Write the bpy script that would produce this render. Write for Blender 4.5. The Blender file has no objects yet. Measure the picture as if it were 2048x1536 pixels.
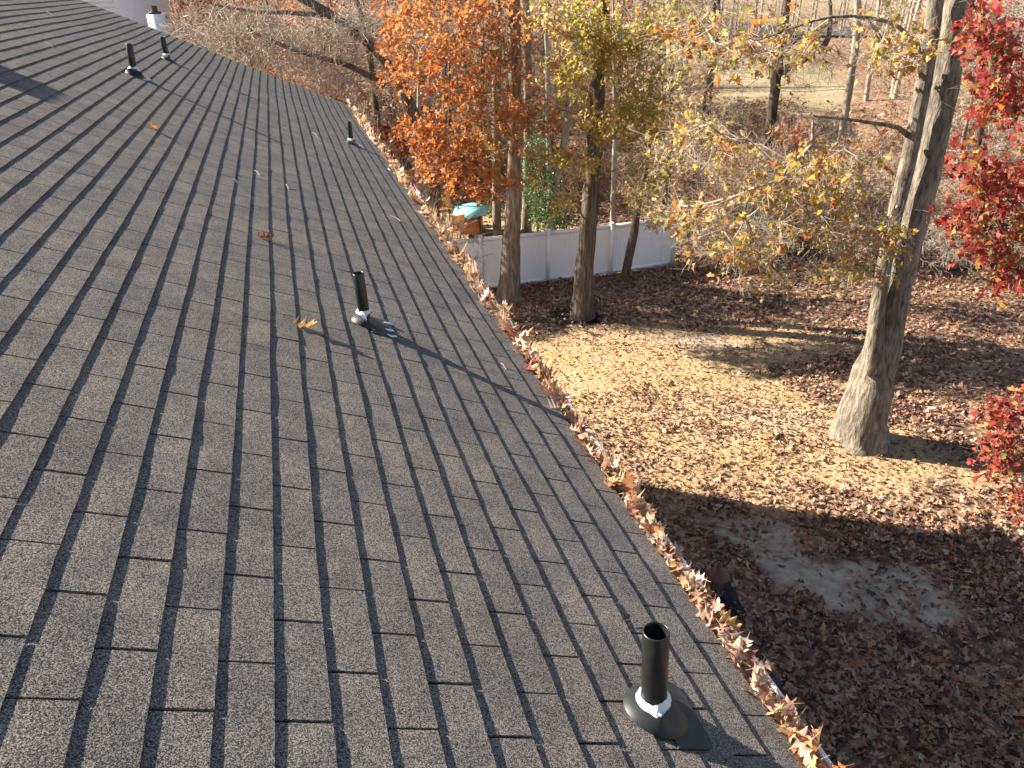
import bpy, math, random
import numpy as np
from mathutils import Vector, Matrix

# ------------------------------------------------------------------ camera, sky, sun, exposure
S = bpy.context.scene
COL = S.collection
Z0 = 7.87                                   # the roof origin lies this high above the lawn
A = math.radians(24.21)                     # roof pitch
CA, SA = math.cos(A), math.sin(A)
PITCH, YAW, ROLL = map(math.radians, (27.62, 15.37, -1.0))
CAM = np.array([0.2063, 0.0, 1.4055 + Z0])
fwd = np.array([math.sin(YAW) * math.cos(PITCH), math.cos(YAW) * math.cos(PITCH), -math.sin(PITCH)])
rgt = np.array([math.cos(YAW), -math.sin(YAW), 0.0])
upv = np.cross(rgt, fwd)
r_ = math.cos(ROLL) * rgt + math.sin(ROLL) * upv
u_ = -math.sin(ROLL) * rgt + math.cos(ROLL) * upv
cam_d = bpy.data.cameras.new('camera')
cam = bpy.data.objects.new('camera', cam_d)
COL.objects.link(cam)
m = Matrix.Identity(4)
for i in range(3):
    m[i][0], m[i][1], m[i][2], m[i][3] = r_[i], u_[i], -fwd[i], CAM[i]
cam.matrix_world = m
cam_d.sensor_width = 36.0
cam_d.lens = 36.0 * 1540.0 / 2048.0
cam_d.clip_start = 0.05
cam_d.clip_end = 3000.0
S.camera = cam

SUN_EL, SUN_AZ = math.radians(30.0), math.radians(33.0)   # azimuth: light travels to +X and this much to -Y
world = bpy.data.worlds.new('World')
S.world = world
world.use_nodes = True
wn = world.node_tree
bg = wn.nodes['Background']
sky = wn.nodes.new('ShaderNodeTexSky')
sky.sky_type = 'NISHITA'
sky.sun_disc = False
sky.sun_elevation = SUN_EL
sky.sun_rotation = -(math.pi / 2 - SUN_AZ)
sky.air_density = 1.0
sky.dust_density = 1.0
wn.links.new(sky.outputs[0], bg.inputs[0])
bg.inputs[1].default_value = 0.055
sun_d = bpy.data.lights.new('sun', 'SUN')
sun_d.energy = 5.0
sun_d.angle = math.radians(0.53)
sun_d.color = (1.0, 0.93, 0.82)
sun = bpy.data.objects.new('sun', sun_d)
COL.objects.link(sun)
SUN_DIR = Vector((math.cos(SUN_EL) * math.cos(SUN_AZ), -math.cos(SUN_EL) * math.sin(SUN_AZ), -math.sin(SUN_EL)))
sun.rotation_euler = SUN_DIR.to_track_quat('-Z', 'Y').to_euler()
sun.location = (-10, 10, 30)

S.view_settings.view_transform = 'Standard'
S.view_settings.look = 'None'
S.view_settings.gamma = 1.0
S.view_settings.use_curve_mapping = False
S.view_settings.exposure = 1.8
S.cycles.max_bounces = 6
S.cycles.diffuse_bounces = 3
S.cycles.glossy_bounces = 2
S.cycles.transmission_bounces = 4
S.cycles.transparent_max_bounces = 4
S.cycles.caustics_reflective = False
S.cycles.caustics_refractive = False
S.cycles.sample_clamp_indirect = 6.0
S.cycles.use_denoising = True
S.cycles.denoiser = 'OPENIMAGEDENOISE'

rng = np.random.default_rng(11)
random.seed(5)


# ------------------------------------------------------------------ helpers
def ray(px, py):
    """direction of the view through a pixel of the 2048 x 1536 photograph (used to read positions off it)"""
    return ((px - 1024) / 1540.0) * r_ - ((py - 768) / 1540.0) * u_ + fwd


def on_ground(px, py, z=0.0):
    d = ray(px, py)
    return CAM + d * ((z - CAM[2]) / d[2])


FH = np.array([math.sin(YAW), math.cos(YAW), 0.0])


def at(px, py, D):
    """the point on that view line at horizontal forward distance D"""
    d = ray(px, py)
    return CAM + d * (D / (d @ FH))


def depth_of(x, y):
    return (x - CAM[0]) * FH[0] + y * FH[1]


def on_roof(px, py, off=0.0):
    n = np.array([SA, 0, CA])
    d = ray(px, py)
    c = CAM - np.array([0, 0, Z0])
    P = c + d * ((off - c @ n) / (d @ n))
    return P[0] * CA - P[2] * SA, P[1]


class Geo:
    def __init__(self):
        self.v, self.f, self.t, self.n = [], [], [], 0

    def add(self, V, F, tint=0.0):
        V = np.asarray(V, float)
        F = np.asarray(F, int)
        if F.shape[1] == 4:
            F = np.concatenate([F[:, [0, 1, 2]], F[:, [0, 2, 3]]])
        self.v.append(V)
        self.f.append(F + self.n)
        self.t.append(np.broadcast_to(np.asarray(tint, float), (len(V),)))
        self.n += len(V)

    def data(self, name, mat, smooth=False, origin=(0, 0, 0)):
        me = bpy.data.meshes.new(name)
        if self.n:
            V = np.concatenate(self.v) - np.asarray(origin, float)
            F = np.concatenate(self.f)
            T = np.concatenate(self.t)
            me.vertices.add(len(V))
            me.vertices.foreach_set('co', V.astype(np.float32).ravel())
            me.loops.add(len(F) * 3)
            me.loops.foreach_set('vertex_index', F.astype(np.int32).ravel())
            me.polygons.add(len(F))
            me.polygons.foreach_set('loop_start', np.arange(0, len(F) * 3, 3, dtype=np.int32))
            me.polygons.foreach_set('loop_total', np.full(len(F), 3, dtype=np.int32))
            if smooth:
                me.polygons.foreach_set('use_smooth', np.ones(len(F), dtype=bool))
            a = me.attributes.new('tint', 'FLOAT', 'POINT')
            a.data.foreach_set('value', T.astype(np.float32))
            me.update()
            me.validate()
        if mat:
            me.materials.append(mat)
        return me

    def obj(self, name, mat, parent=None, smooth=False, origin=(0, 0, 0)):
        o = bpy.data.objects.new(name, self.data(name, mat, smooth, origin))
        COL.objects.link(o)
        if parent:
            o.parent = parent
        else:
            o.location = origin
        return o

    def box(self, c, size, rot=None, tint=0.0):
        x, y, z = np.asarray(size) / 2.0
        V = np.array([[-x, -y, -z], [x, -y, -z], [x, y, -z], [-x, y, -z], [-x, -y, z], [x, -y, z], [x, y, z], [-x, y, z]])
        if rot is not None:
            V = V @ np.asarray(rot).T
        self.add(V + np.asarray(c), [[0, 3, 2, 1], [4, 5, 6, 7], [0, 1, 5, 4], [1, 2, 6, 5], [2, 3, 7, 6], [3, 0, 4, 7]], tint)

    def tube(self, path, rad, k=6, cap=True, noise=None, tint=0.0):
        path = np.asarray(path, float)
        rad = np.broadcast_to(np.asarray(rad, float), (len(path),))
        n = len(path)
        tg = np.gradient(path, axis=0)
        tg /= np.linalg.norm(tg, axis=1)[:, None] + 1e-9
        mean = np.abs(path[-1] - path[0])
        ref = np.zeros(3)
        ref[np.argmin(mean)] = 1.0
        u = np.cross(tg, ref)
        u /= np.linalg.norm(u, axis=1)[:, None] + 1e-9
        w = np.cross(tg, u)
        ang = np.linspace(0, 2 * math.pi, k, endpoint=False)
        R = rad[:, None] * np.ones(k)[None]
        if noise is not None:
            R = R * noise
        V = path[:, None] + R[..., None] * (np.cos(ang)[None, :, None] * u[:, None] + np.sin(ang)[None, :, None] * w[:, None])
        i = np.arange(n - 1)[:, None] * k
        j = np.arange(k)[None]
        j2 = (j + 1) % k
        F = np.stack([i + j, i + j2, i + k + j2, i + k + j], -1).reshape(-1, 4)
        V = V.reshape(-1, 3)
        self.add(V, F, tint)
        if cap:
            self.add(np.concatenate([V[-k:], path[-1:]]), np.stack([np.arange(k), (np.arange(k) + 1) % k, np.full(k, k)], 1), tint)
            self.add(np.concatenate([V[:k], path[:1]]), np.stack([(np.arange(k) + 1) % k, np.arange(k), np.full(k, k)], 1), tint)

    def lathe(self, prof, c, k=24, tint=0.0, rot=None):
        prof = np.asarray(prof, float)
        ang = np.linspace(0, 2 * math.pi, k, endpoint=False)
        V = np.stack([prof[:, 0:1] * np.cos(ang), prof[:, 0:1] * np.sin(ang), np.repeat(prof[:, 1:2], k, 1)], -1).reshape(-1, 3)
        if rot is not None:
            V = V @ np.asarray(rot).T
        i = np.arange(len(prof) - 1)[:, None] * k
        j = np.arange(k)[None]
        j2 = (j + 1) % k
        self.add(V + np.asarray(c), np.stack([i + j, i + j2, i + k + j2, i + k + j], -1).reshape(-1, 4), tint)


def empty(name, loc=(0, 0, 0), rz=0.0):
    o = bpy.data.objects.new(name, None)
    COL.objects.link(o)
    o.empty_display_size = 0.1
    o.location = tuple(loc)
    o.rotation_euler = (0, 0, rz)
    return o


def tag(o, label=None, cat=None, group=None, kind=None):
    if label:
        o['label'] = label
    if cat:
        o['category'] = cat
    if group:
        o['group'] = group
    if kind:
        o['kind'] = kind
    return o


def copy_tree(o, parent=None):
    c = o.copy()
    COL.objects.link(c)
    c.parent = parent
    for ch in [x for x in o.children]:
        copy_tree(ch, c)
    return c


# smooth value noise on numpy arrays
_perm = np.random.default_rng(3).random((64, 64, 64))


def vnoise(x, y=0.0, z=0.0):
    x, y, z = np.broadcast_arrays(np.asarray(x, float), np.asarray(y, float), np.asarray(z, float))
    xi, yi, zi = np.floor(x).astype(int), np.floor(y).astype(int), np.floor(z).astype(int)
    fx, fy, fz = x - xi, y - yi, z - zi
    fx, fy, fz = [f * f * (3 - 2 * f) for f in (fx, fy, fz)]
    r = 0
    for a in (0, 1):
        for b in (0, 1):
            for c in (0, 1):
                w = (fx if a else 1 - fx) * (fy if b else 1 - fy) * (fz if c else 1 - fz)
                r = r + w * _perm[(xi + a) % 64, (yi + b) % 64, (zi + c) % 64]
    return r * 2 - 1


# ------------------------------------------------------------------ materials
def new_mat(name):
    mt = bpy.data.materials.new(name)
    mt.use_nodes = True
    nt = mt.node_tree
    b = nt.nodes['Principled BSDF']
    return mt, nt, b


def N(nt, typ, **kw):
    n = nt.nodes.new('ShaderNode' + typ)
    for k, v in kw.items():
        if k in n.inputs:
            n.inputs[k].default_value = v
        else:
            setattr(n, k, v)
    return n


def ramp(nt, stops, interp='LINEAR'):
    r = nt.nodes.new('ShaderNodeValToRGB')
    cr = r.color_ramp
    cr.interpolation = interp
    while len(cr.elements) < len(stops):
        cr.elements.new(0.5)
    for e, (p, c) in zip(cr.elements, stops):
        e.position = p
        e.color = (*c, 1.0) if len(c) == 3 else c
    return r


def mix_rgb(nt, fac, a, b, mode='MIX'):
    n = nt.nodes.new('ShaderNodeMix')
    n.data_type = 'RGBA'
    n.blend_type = mode
    for sock, v in ((n.inputs[0], fac), (n.inputs[6], a), (n.inputs[7], b)):
        if hasattr(v, 'is_linked') or hasattr(v, 'links'):
            nt.links.new(v, sock)
        elif isinstance(v, (int, float)):
            sock.default_value = v
        else:
            sock.default_value = (*v, 1.0)
    return n.outputs[2]


def noise_tex(nt, scale, detail=2.0, rough=0.5, vec=None, dims='3D'):
    n = nt.nodes.new('ShaderNodeTexNoise')
    n.noise_dimensions = dims
    n.inputs['Scale'].default_value = scale
    n.inputs['Detail'].default_value = detail
    n.inputs['Roughness'].default_value = rough
    if vec is not None:
        nt.links.new(vec, n.inputs['Vector'])
    return n


def world_pos(nt, scale=None):
    g = nt.nodes.new('ShaderNodeNewGeometry')
    if scale is None:
        return g.outputs['Position']
    mp = nt.nodes.new('ShaderNodeMapping')
    mp.inputs['Scale'].default_value = scale
    nt.links.new(g.outputs['Position'], mp.inputs['Vector'])
    return mp.outputs[0]


def plain(name, col, rough=0.6, spec=0.3, var=0.0, vscale=6.0, metal=0.0, bump=0.0, bscale=60.0):
    mt, nt, b = new_mat(name)
    b.inputs['Roughness'].default_value = rough
    b.inputs['Specular IOR Level'].default_value = spec
    b.inputs['Metallic'].default_value = metal
    if var:
        n = noise_tex(nt, vscale, 4.0, 0.6)
        g = nt.nodes.new('ShaderNodeTexCoord')
        nt.links.new(g.outputs['Object'], n.inputs['Vector'])
        lo = tuple(c * (1 - var) for c in col)
        hi = tuple(min(1, c * (1 + var)) for c in col)
        r = ramp(nt, [(0.3, lo), (0.7, hi)])
        nt.links.new(n.outputs[0], r.inputs[0])
        nt.links.new(r.outputs[0], b.inputs['Base Color'])
    else:
        b.inputs['Base Color'].default_value = (*col, 1)
    if bump:
        n2 = noise_tex(nt, bscale, 3.0, 0.6, world_pos(nt))
        bp = N(nt, 'Bump', Strength=bump, Distance=0.01)
        nt.links.new(n2.outputs[0], bp.inputs['Height'])
        nt.links.new(bp.outputs[0], b.inputs['Normal'])
    return mt


def leaf_mat(name, stops, trans=0.52, rough=0.5, vein=True):
    mt, nt, b = new_mat(name)
    at_ = N(nt, 'Attribute', attribute_name='tint')
    oi = nt.nodes.new('ShaderNodeObjectInfo')
    ad = N(nt, 'Math', operation='ADD')
    nt.links.new(at_.outputs['Fac'], ad.inputs[0])
    nt.links.new(oi.outputs['Random'], ad.inputs[1])
    fr = N(nt, 'Math', operation='FRACT')
    nt.links.new(ad.outputs[0], fr.inputs[0])
    rp = ramp(nt, stops)
    nt.links.new(fr.outputs[0], rp.inputs[0])
    col = rp.outputs[0]
    if vein:
        tc = nt.nodes.new('ShaderNodeTexCoord')
        n = noise_tex(nt, 40.0, 3.0, 0.65, tc.outputs['Object'])
        v = ramp(nt, [(0.3, (0.55, 0.5, 0.45)), (0.65, (1.1, 1.1, 1.1))])
        nt.links.new(n.outputs[0], v.inputs[0])
        col = mix_rgb(nt, 0.8, col, v.outputs[0], 'MULTIPLY')
    nt.links.new(col, b.inputs['Base Color'])
    b.inputs['Roughness'].default_value = rough
    b.inputs['Specular IOR Level'].default_value = 0.35
    tr = nt.nodes.new('ShaderNodeBsdfTranslucent')
    nt.links.new(col, tr.inputs[0])
    mx = nt.nodes.new('ShaderNodeMixShader')
    mx.inputs[0].default_value = trans
    nt.links.new(b.outputs[0], mx.inputs[1])
    nt.links.new(tr.outputs[0], mx.inputs[2])
    nt.links.new(mx.outputs[0], nt.nodes['Material Output'].inputs[0])
    return mt


def bark_mat(name, dark, light, sx=9.0, sz=1.3, bump=0.8):
    mt, nt, b = new_mat(name)
    p = world_pos(nt, (sx, sx, sz))
    n = noise_tex(nt, 1.6, 5.0, 0.65, p)
    n2 = noise_tex(nt, 0.35, 3.0, 0.6, p)
    r = ramp(nt, [(0.34, dark), (0.52, tuple((a + c) / 2 for a, c in zip(dark, light))), (0.68, light)])
    nt.links.new(n.outputs[0], r.inputs[0])
    r2 = ramp(nt, [(0.35, (0.72, 0.72, 0.72)), (0.65, (1.15, 1.1, 1.05))])
    nt.links.new(n2.outputs[0], r2.inputs[0])
    nt.links.new(mix_rgb(nt, 1.0, r.outputs[0], r2.outputs[0], 'MULTIPLY'), b.inputs['Base Color'])
    b.inputs['Roughness'].default_value = 0.9
    b.inputs['Specular IOR Level'].default_value = 0.1
    bp = N(nt, 'Bump', Strength=bump, Distance=0.06)
    nt.links.new(n.outputs[0], bp.inputs['Height'])
    nt.links.new(bp.outputs[0], b.inputs['Normal'])
    return mt


def shingle_mat():
    mt, nt, b = new_mat('asphalt_shingle')
    pos = world_pos(nt)
    g1 = noise_tex(nt, 330.0, 2.0, 0.6, pos)            # mineral granules
    vo = nt.nodes.new('ShaderNodeTexVoronoi')
    vo.inputs['Scale'].default_value = 420.0
    nt.links.new(pos, vo.inputs['Vector'])
    big = noise_tex(nt, 6.0, 3.0, 0.6, pos)             # factory colour blends from tab to tab
    big2 = noise_tex(nt, 1.1, 2.0, 0.5, pos)
    at_ = N(nt, 'Attribute', attribute_name='tint')
    base = ramp(nt, [(0.28, (0.098, 0.092, 0.090)), (0.5, (0.128, 0.118, 0.110)), (0.72, (0.165, 0.146, 0.128))])
    ad = N(nt, 'Math', operation='MULTIPLY_ADD')
    ad.inputs[1].default_value = 0.35
    nt.links.new(at_.outputs['Fac'], ad.inputs[0])
    nt.links.new(big.outputs[0], ad.inputs[2])
    nt.links.new(ad.outputs[0], base.inputs[0])
    gr = ramp(nt, [(0.34, (0.22, 0.22, 0.24)), (0.5, (0.95, 0.95, 0.95)), (0.64, (2.5, 2.3, 2.0))])
    sep = nt.nodes.new('ShaderNodeSeparateColor')
    nt.links.new(vo.outputs['Color'], sep.inputs[0])
    mixv = N(nt, 'Math', operation='MULTIPLY_ADD')
    mixv.inputs[1].default_value = 0.35
    nt.links.new(sep.outputs[0], mixv.inputs[0])
    sc = N(nt, 'Math', operation='MULTIPLY')
    sc.inputs[1].default_value = 0.66
    nt.links.new(g1.outputs[0], sc.inputs[0])
    nt.links.new(sc.outputs[0], mixv.inputs[2])
    nt.links.new(mixv.outputs[0], gr.inputs[0])
    c = mix_rgb(nt, 1.0, base.outputs[0], gr.outputs[0], 'MULTIPLY')
    b2 = ramp(nt, [(0.3, (0.94, 0.96, 0.99)), (0.7, (1.05, 1.02, 0.99))])
    nt.links.new(big2.outputs[0], b2.inputs[0])
    c = mix_rgb(nt, 1.0, c, b2.outputs[0], 'MULTIPLY')
    nt.links.new(c, b.inputs['Base Color'])
    b.inputs['Roughness'].default_value = 0.9
    b.inputs['Specular IOR Level'].default_value = 0.08
    bp = N(nt, 'Bump', Strength=1.0, Distance=0.0022)
    nt.links.new(mixv.outputs[0], bp.inputs['Height'])
    nt.links.new(bp.outputs[0], b.inputs['Normal'])
    return mt


def ground_mat():
    mt, nt, b = new_mat('yard_ground')
    pos = world_pos(nt)

    def attr(n):
        return N(nt, 'Attribute', attribute_name=n).outputs['Fac']
    # leaf floor: flakes of several browns
    vo = nt.nodes.new('ShaderNodeTexVoronoi')
    vo.inputs['Scale'].default_value = 9.0
    nt.links.new(pos, vo.inputs['Vector'])
    sp = nt.nodes.new('ShaderNodeSeparateColor')
    nt.links.new(vo.outputs['Color'], sp.inputs[0])
    lf = ramp(nt, [(0.0, (0.10, 0.058, 0.04)), (0.35, (0.22, 0.13, 0.085)), (0.7, (0.35, 0.225, 0.145)), (1.0, (0.48, 0.34, 0.22))])
    nt.links.new(sp.outputs[0], lf.inputs[0])
    nz = noise_tex(nt, 0.5, 4.0, 0.6, pos)
    nr = ramp(nt, [(0.3, (0.6, 0.6, 0.6)), (0.7, (1.15, 1.1, 1.05))])
    nt.links.new(nz.outputs[0], nr.inputs[0])
    leafc = mix_rgb(nt, 1.0, lf.outputs[0], nr.outputs[0], 'MULTIPLY')
    # dry lawn
    g1 = noise_tex(nt, 14.0, 5.0, 0.75, pos)
    gr = ramp(nt, [(0.25, (0.22, 0.14, 0.075)), (0.5, (0.42, 0.285, 0.155)), (0.75, (0.58, 0.42, 0.25))])
    nt.links.new(g1.outputs[0], gr.inputs[0])
    g2 = noise_tex(nt, 0.8, 3.0, 0.5, pos)
    g2r = ramp(nt, [(0.45, (1, 1, 1)), (0.75, (0.88, 0.93, 0.72))])
    nt.links.new(g2.outputs[0], g2r.inputs[0])
    grass = mix_rgb(nt, 1.0, gr.outputs[0], g2r.outputs[0], 'MULTIPLY')
    # bare sandy soil
    s1 = noise_tex(nt, 3.0, 6.0, 0.7, pos)
    sr = ramp(nt, [(0.28, (0.18, 0.145, 0.10)), (0.45, (0.36, 0.31, 0.23)), (0.7, (0.52, 0.46, 0.35))])
    nt.links.new(s1.outputs[0], sr.inputs[0])
    # far straw field
    f1 = noise_tex(nt, 0.35, 5.0, 0.65, pos)
    fr = ramp(nt, [(0.3, (0.24, 0.18, 0.10)), (0.7, (0.42, 0.34, 0.21))])
    nt.links.new(f1.outputs[0], fr.inputs[0])
    c = mix_rgb(nt, attr('grass'), leafc, grass)
    c = mix_rgb(nt, attr('sand'), c, sr.outputs[0])
    c = mix_rgb(nt, attr('mulch'), c, (0.018, 0.016, 0.015))
    c = mix_rgb(nt, attr('field'), c, fr.outputs[0])
    nt.links.new(c, b.inputs['Base Color'])
    b.inputs['Roughness'].default_value = 0.95
    b.inputs['Specular IOR Level'].default_value = 0.05
    bp = N(nt, 'Bump', Strength=0.7, Distance=0.05)
    mx = N(nt, 'Math', operation='ADD')
    nt.links.new(g1.outputs[0], mx.inputs[0])
    nt.links.new(vo.outputs['Distance'], mx.inputs[1])
    nt.links.new(mx.outputs[0], bp.inputs['Height'])
    nt.links.new(bp.outputs[0], b.inputs['Normal'])
    return mt


M = {}
M['shingle'] = shingle_mat()
M['deck'] = plain('roof_underlay', (0.012, 0.012, 0.013), 0.9, 0.1)
M['white_metal'] = plain('white_gutter_paint', (0.78, 0.78, 0.76), 0.35, 0.5, 0.08, 9.0)
M['siding'] = plain('pale_siding', (0.62, 0.62, 0.60), 0.6, 0.3, 0.06)
M['pipe'] = plain('black_painted_pipe', (0.014, 0.015, 0.014), 0.34, 0.5, 0.3, 30.0)
M['boot'] = plain('black_rubber_boot', (0.016, 0.018, 0.018), 0.5, 0.4, 0.3, 18.0)
M['lead'] = plain('weathered_flashing', (0.036, 0.040, 0.036), 0.6, 0.3, 0.4, 25.0)
M['caulk'] = plain('white_sealant', (0.78, 0.79, 0.82), 0.5, 0.4, 0.08, 40.0, bump=0.5, bscale=90.0)
M['ground'] = ground_mat()
M['vinyl'] = plain('white_vinyl', (0.86, 0.83, 0.84), 0.4, 0.4, 0.03, 3.0)
M['terracotta'] = plain('brown_lantern_metal', (0.14, 0.058, 0.042), 0.6, 0.3, 0.3, 14.0)
M['lampglass'] = plain('dull_lantern_glass', (0.10, 0.085, 0.07), 0.25, 0.5)
M['blackmat'] = plain('black_panel', (0.012, 0.013, 0.016), 0.7, 0.3, 0.3, 8.0)
M['sling'] = leaf_mat('tan_sling_fabric', [(0, (0.62, 0.40, 0.18)), (1, (0.60, 0.38, 0.17))], .5, .6, False)
M['steel'] = plain('dark_steel_frame', (0.03, 0.026, 0.022), 0.5, 0.4)
M['turq'] = plain('turquoise_tabletop', (0.26, 0.62, 0.56), 0.4, 0.5, 0.08, 6.0)
M['cabinet'] = plain('red_brown_panel', (0.46, 0.20, 0.10), 0.6, 0.3, 0.2, 9.0)
M['wood'] = plain('weathered_board', (0.21, 0.16, 0.085), 0.8, 0.2, 0.3, 10.0)
M['brick'] = plain('brick', (0.22, 0.09, 0.06), 0.85, 0.2, 0.3, 9.0)
M['whitewall'] = plain('white_siding_wall', (0.74, 0.76, 0.78), 0.6, 0.3, 0.04, 2.0)
M['darkcap'] = plain('dark_cap_metal', (0.05, 0.045, 0.04), 0.5, 0.4)
M['bark1'] = bark_mat('grey_brown_plated_bark', (0.10, 0.078, 0.062), (0.36, 0.29, 0.235), 8.0, 1.2)
M['bark2'] = bark_mat('dark_furrowed_bark', (0.055, 0.043, 0.034), (0.22, 0.18, 0.14), 11.0, 1.0, 1.0)
M['bark4'] = bark_mat('pale_flaky_bark', (0.10, 0.082, 0.062), (0.37, 0.32, 0.25), 9.0, 2.2, 1.0)
M['barkp'] = bark_mat('smooth_pale_bark', (0.24, 0.22, 0.18), (0.40, 0.37, 0.31), 3.0, 1.2, 0.2)
M['barkd'] = bark_mat('dark_wood_bark', (0.045, 0.035, 0.028), (0.15, 0.12, 0.095), 6.0, 1.0)
M['twig'] = bark_mat('pale_twig_bark', (0.27, 0.22, 0.17), (0.60, 0.52, 0.43), 5.0, 2.0, 0.3)
M['twigd'] = bark_mat('brown_twig_bark', (0.12, 0.09, 0.068), (0.36, 0.285, 0.22), 5.0, 2.0, 0.3)
M['leaf_orange'] = leaf_mat('orange_oak_leaf', [(0.0, (0.34, 0.030, 0.018)), (0.12, (0.50, 0.065, 0.022)), (0.28, (0.52, 0.11, 0.03)), (0.5, (0.60, 0.21, 0.05)), (0.72, (0.56, 0.26, 0.09)), (0.88, (0.66, 0.42, 0.12)), (1.0, (0.36, 0.12, 0.05))])
M['leaf_yellow'] = leaf_mat('yellow_oak_leaf', [(0.0, (0.52, 0.14, 0.03)), (0.22, (0.60, 0.28, 0.05)), (0.45, (0.64, 0.46, 0.10)), (0.65, (0.40, 0.37, 0.06)), (0.8, (0.68, 0.52, 0.26)), (1.0, (0.48, 0.24, 0.09))])
M['leaf_tan'] = leaf_mat('tan_dry_leaf', [(0.0, (0.25, 0.13, 0.075)), (0.3, (0.40, 0.25, 0.15)), (0.55, (0.56, 0.40, 0.25)), (0.75, (0.46, 0.20, 0.09)), (0.85, (0.60, 0.46, 0.30)), (1.0, (0.64, 0.52, 0.33))])
M['leaf_red'] = leaf_mat('crimson_oak_leaf', [(0.0, (0.24, 0.016, 0.022)), (0.3, (0.38, 0.035, 0.03)), (0.5, (0.44, 0.085, 0.055)), (0.62, (0.50, 0.19, 0.13)), (0.70, (0.36, 0.03, 0.03)), (0.86, (0.52, 0.17, 0.04)), (0.94, (0.55, 0.36, 0.10)), (1.0, (0.34, 0.34, 0.08))])
M['leaf_green'] = leaf_mat('evergreen_leaf', [(0.0, (0.05, 0.10, 0.03)), (0.5, (0.09, 0.17, 0.045)), (1.0, (0.16, 0.25, 0.08))], 0.3, 0.35)
M['leaf_litter'] = leaf_mat('fallen_oak_leaf', [(0.0, (0.075, 0.036, 0.030)), (0.22, (0.19, 0.10, 0.072)), (0.45, (0.34, 0.205, 0.135)), (0.72, (0.50, 0.345, 0.225)), (0.88, (0.38, 0.155, 0.07)), (1.0, (0.62, 0.48, 0.34))], 0.2, 0.6)
M['leaf_gutter'] = leaf_mat('dry_gutter_leaf', [(0.0, (0.54, 0.34, 0.22)), (0.2, (0.62, 0.46, 0.35)), (0.42, (0.58, 0.38, 0.15)), (0.55, (0.32, 0.12, 0.08)), (0.66, (0.56, 0.22, 0.07)), (0.78, (0.66, 0.52, 0.38)), (0.9, (0.56, 0.40, 0.33)), (1.0, (0.36, 0.20, 0.16))], 0.3, 0.5)
M['leaf_gutter_red'] = leaf_mat('red_gutter_leaf', [(0.0, (0.60, 0.43, 0.35)), (0.3, (0.48, 0.14, 0.08)), (0.55, (0.64, 0.48, 0.40)), (0.75, (0.40, 0.06, 0.045)), (1.0, (0.58, 0.38, 0.26))], 0.3, 0.5)

# ------------------------------------------------------------------ leaves
LO = np.array([(0, .03), (.28, .27), (.42, .10), (.66, .30), (.80, .10), (1, .012)])
HI = np.array([(-.28, .008), (0, .012), (.10, .03), (.15, .12), (.22, .31), (.26, .15), (.33, .075), (.42, .20), (.51, .42), (.535, .22), (.585, .085), (.68, .19), (.79, .33), (.80, .16), (.84, .075), (.91, .10), (1, .008)])


def leaf_template(prof, mid):
    n = len(prof)
    V, F = [], []
    if mid:
        for u, w in prof:
            V += [(u, -w, abs(w)), (u, 0, 0), (u, w, abs(w))]
        for i in range(n - 1):
            a, b = 3 * i, 3 * i + 3
            F += [(a, a + 1, b + 1), (a, b + 1, b), (a + 1, a + 2, b + 2), (a + 1, b + 2, b + 1)]
    else:
        for u, w in prof:
            V += [(u, -w, 0), (u, w, 0)]
        for i in range(n - 1):
            a, b = 2 * i, 2 * i + 2
            F += [(a, a + 1, b + 1), (a, b + 1, b)]
    return np.array(V, float), np.array(F, int)


T_LO = leaf_template(LO, False)
T_HI = leaf_template(HI, True)


def unit(v):
    return v / (np.linalg.norm(v, axis=-1, keepdims=True) + 1e-9)


def scatter_leaves(geo, pos, d, nrm, size, tint, tmpl=T_LO, curl=0.35, rg=rng):
    """one lobed leaf at every position, along d, facing nrm, bent by a random curl"""
    V0, F0 = tmpl
    n, k = len(pos), len(V0)
    if n == 0:
        return
    d = unit(d)
    w = unit(np.cross(nrm, d))
    nn = np.cross(d, w)
    c1 = rg.normal(0, curl, n)[:, None]
    c2 = rg.normal(0, curl * 1.4, n)[:, None]
    u, y = V0[None, :, 0], V0[None, :, 1]
    z = c1 * u * u + c2 * np.abs(y) * 1.6 + rg.normal(0, .25, n)[:, None] * u * y * 2
    L = np.asarray(size)[:, None, None]
    asp = rg.uniform(0.75, 1.15, n)[:, None]
    P = pos[:, None] + L * (u[..., None] * d[:, None] + (y * asp)[..., None] * w[:, None] + z[..., None] * nn[:, None])
    F = (F0[None] + (np.arange(n) * k)[:, None, None]).reshape(-1, 3)
    geo.add(P.reshape(-1, 3), F, np.repeat(np.asarray(tint), k))


def rand_dirs(n, rg=rng):
    return unit(rg.normal(size=(n, 3)))


def curled_leaf_mesh(name, mat, roll, bend, twist, seed):
    """a single oak leaf with stem, rolled about its midrib and bent along it"""
    rg = np.random.default_rng(seed)
    V0, F0 = T_HI
    u, y = V0[:, 0], V0[:, 1]
    y = y * (1 + rg.normal(0, .12, len(y)))
    a = roll * y
    Y = np.where(abs(roll) > 1e-3, np.sin(a) / (roll + 1e-9), y)
    Zr = (1 - np.cos(a)) / (roll + 1e-9)
    Zr = Zr + rg.normal(0, .018, len(y)) * (np.abs(y) > .1)
    b = bend * u
    X = np.where(abs(bend) > 1e-3, np.sin(b) / (bend + 1e-9), u)
    Zb = (1 - np.cos(b)) / (bend + 1e-9)
    tw = twist * u
    V = np.stack([X - Zr * np.sin(b), Y * np.cos(tw) - Zr * np.sin(tw), Zb + Zr * np.cos(b) + Y * np.sin(tw)], 1)
    V = V - V.mean(0)
    g = Geo()
    g.add(V, F0)
    return g.data(name, mat)


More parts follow.
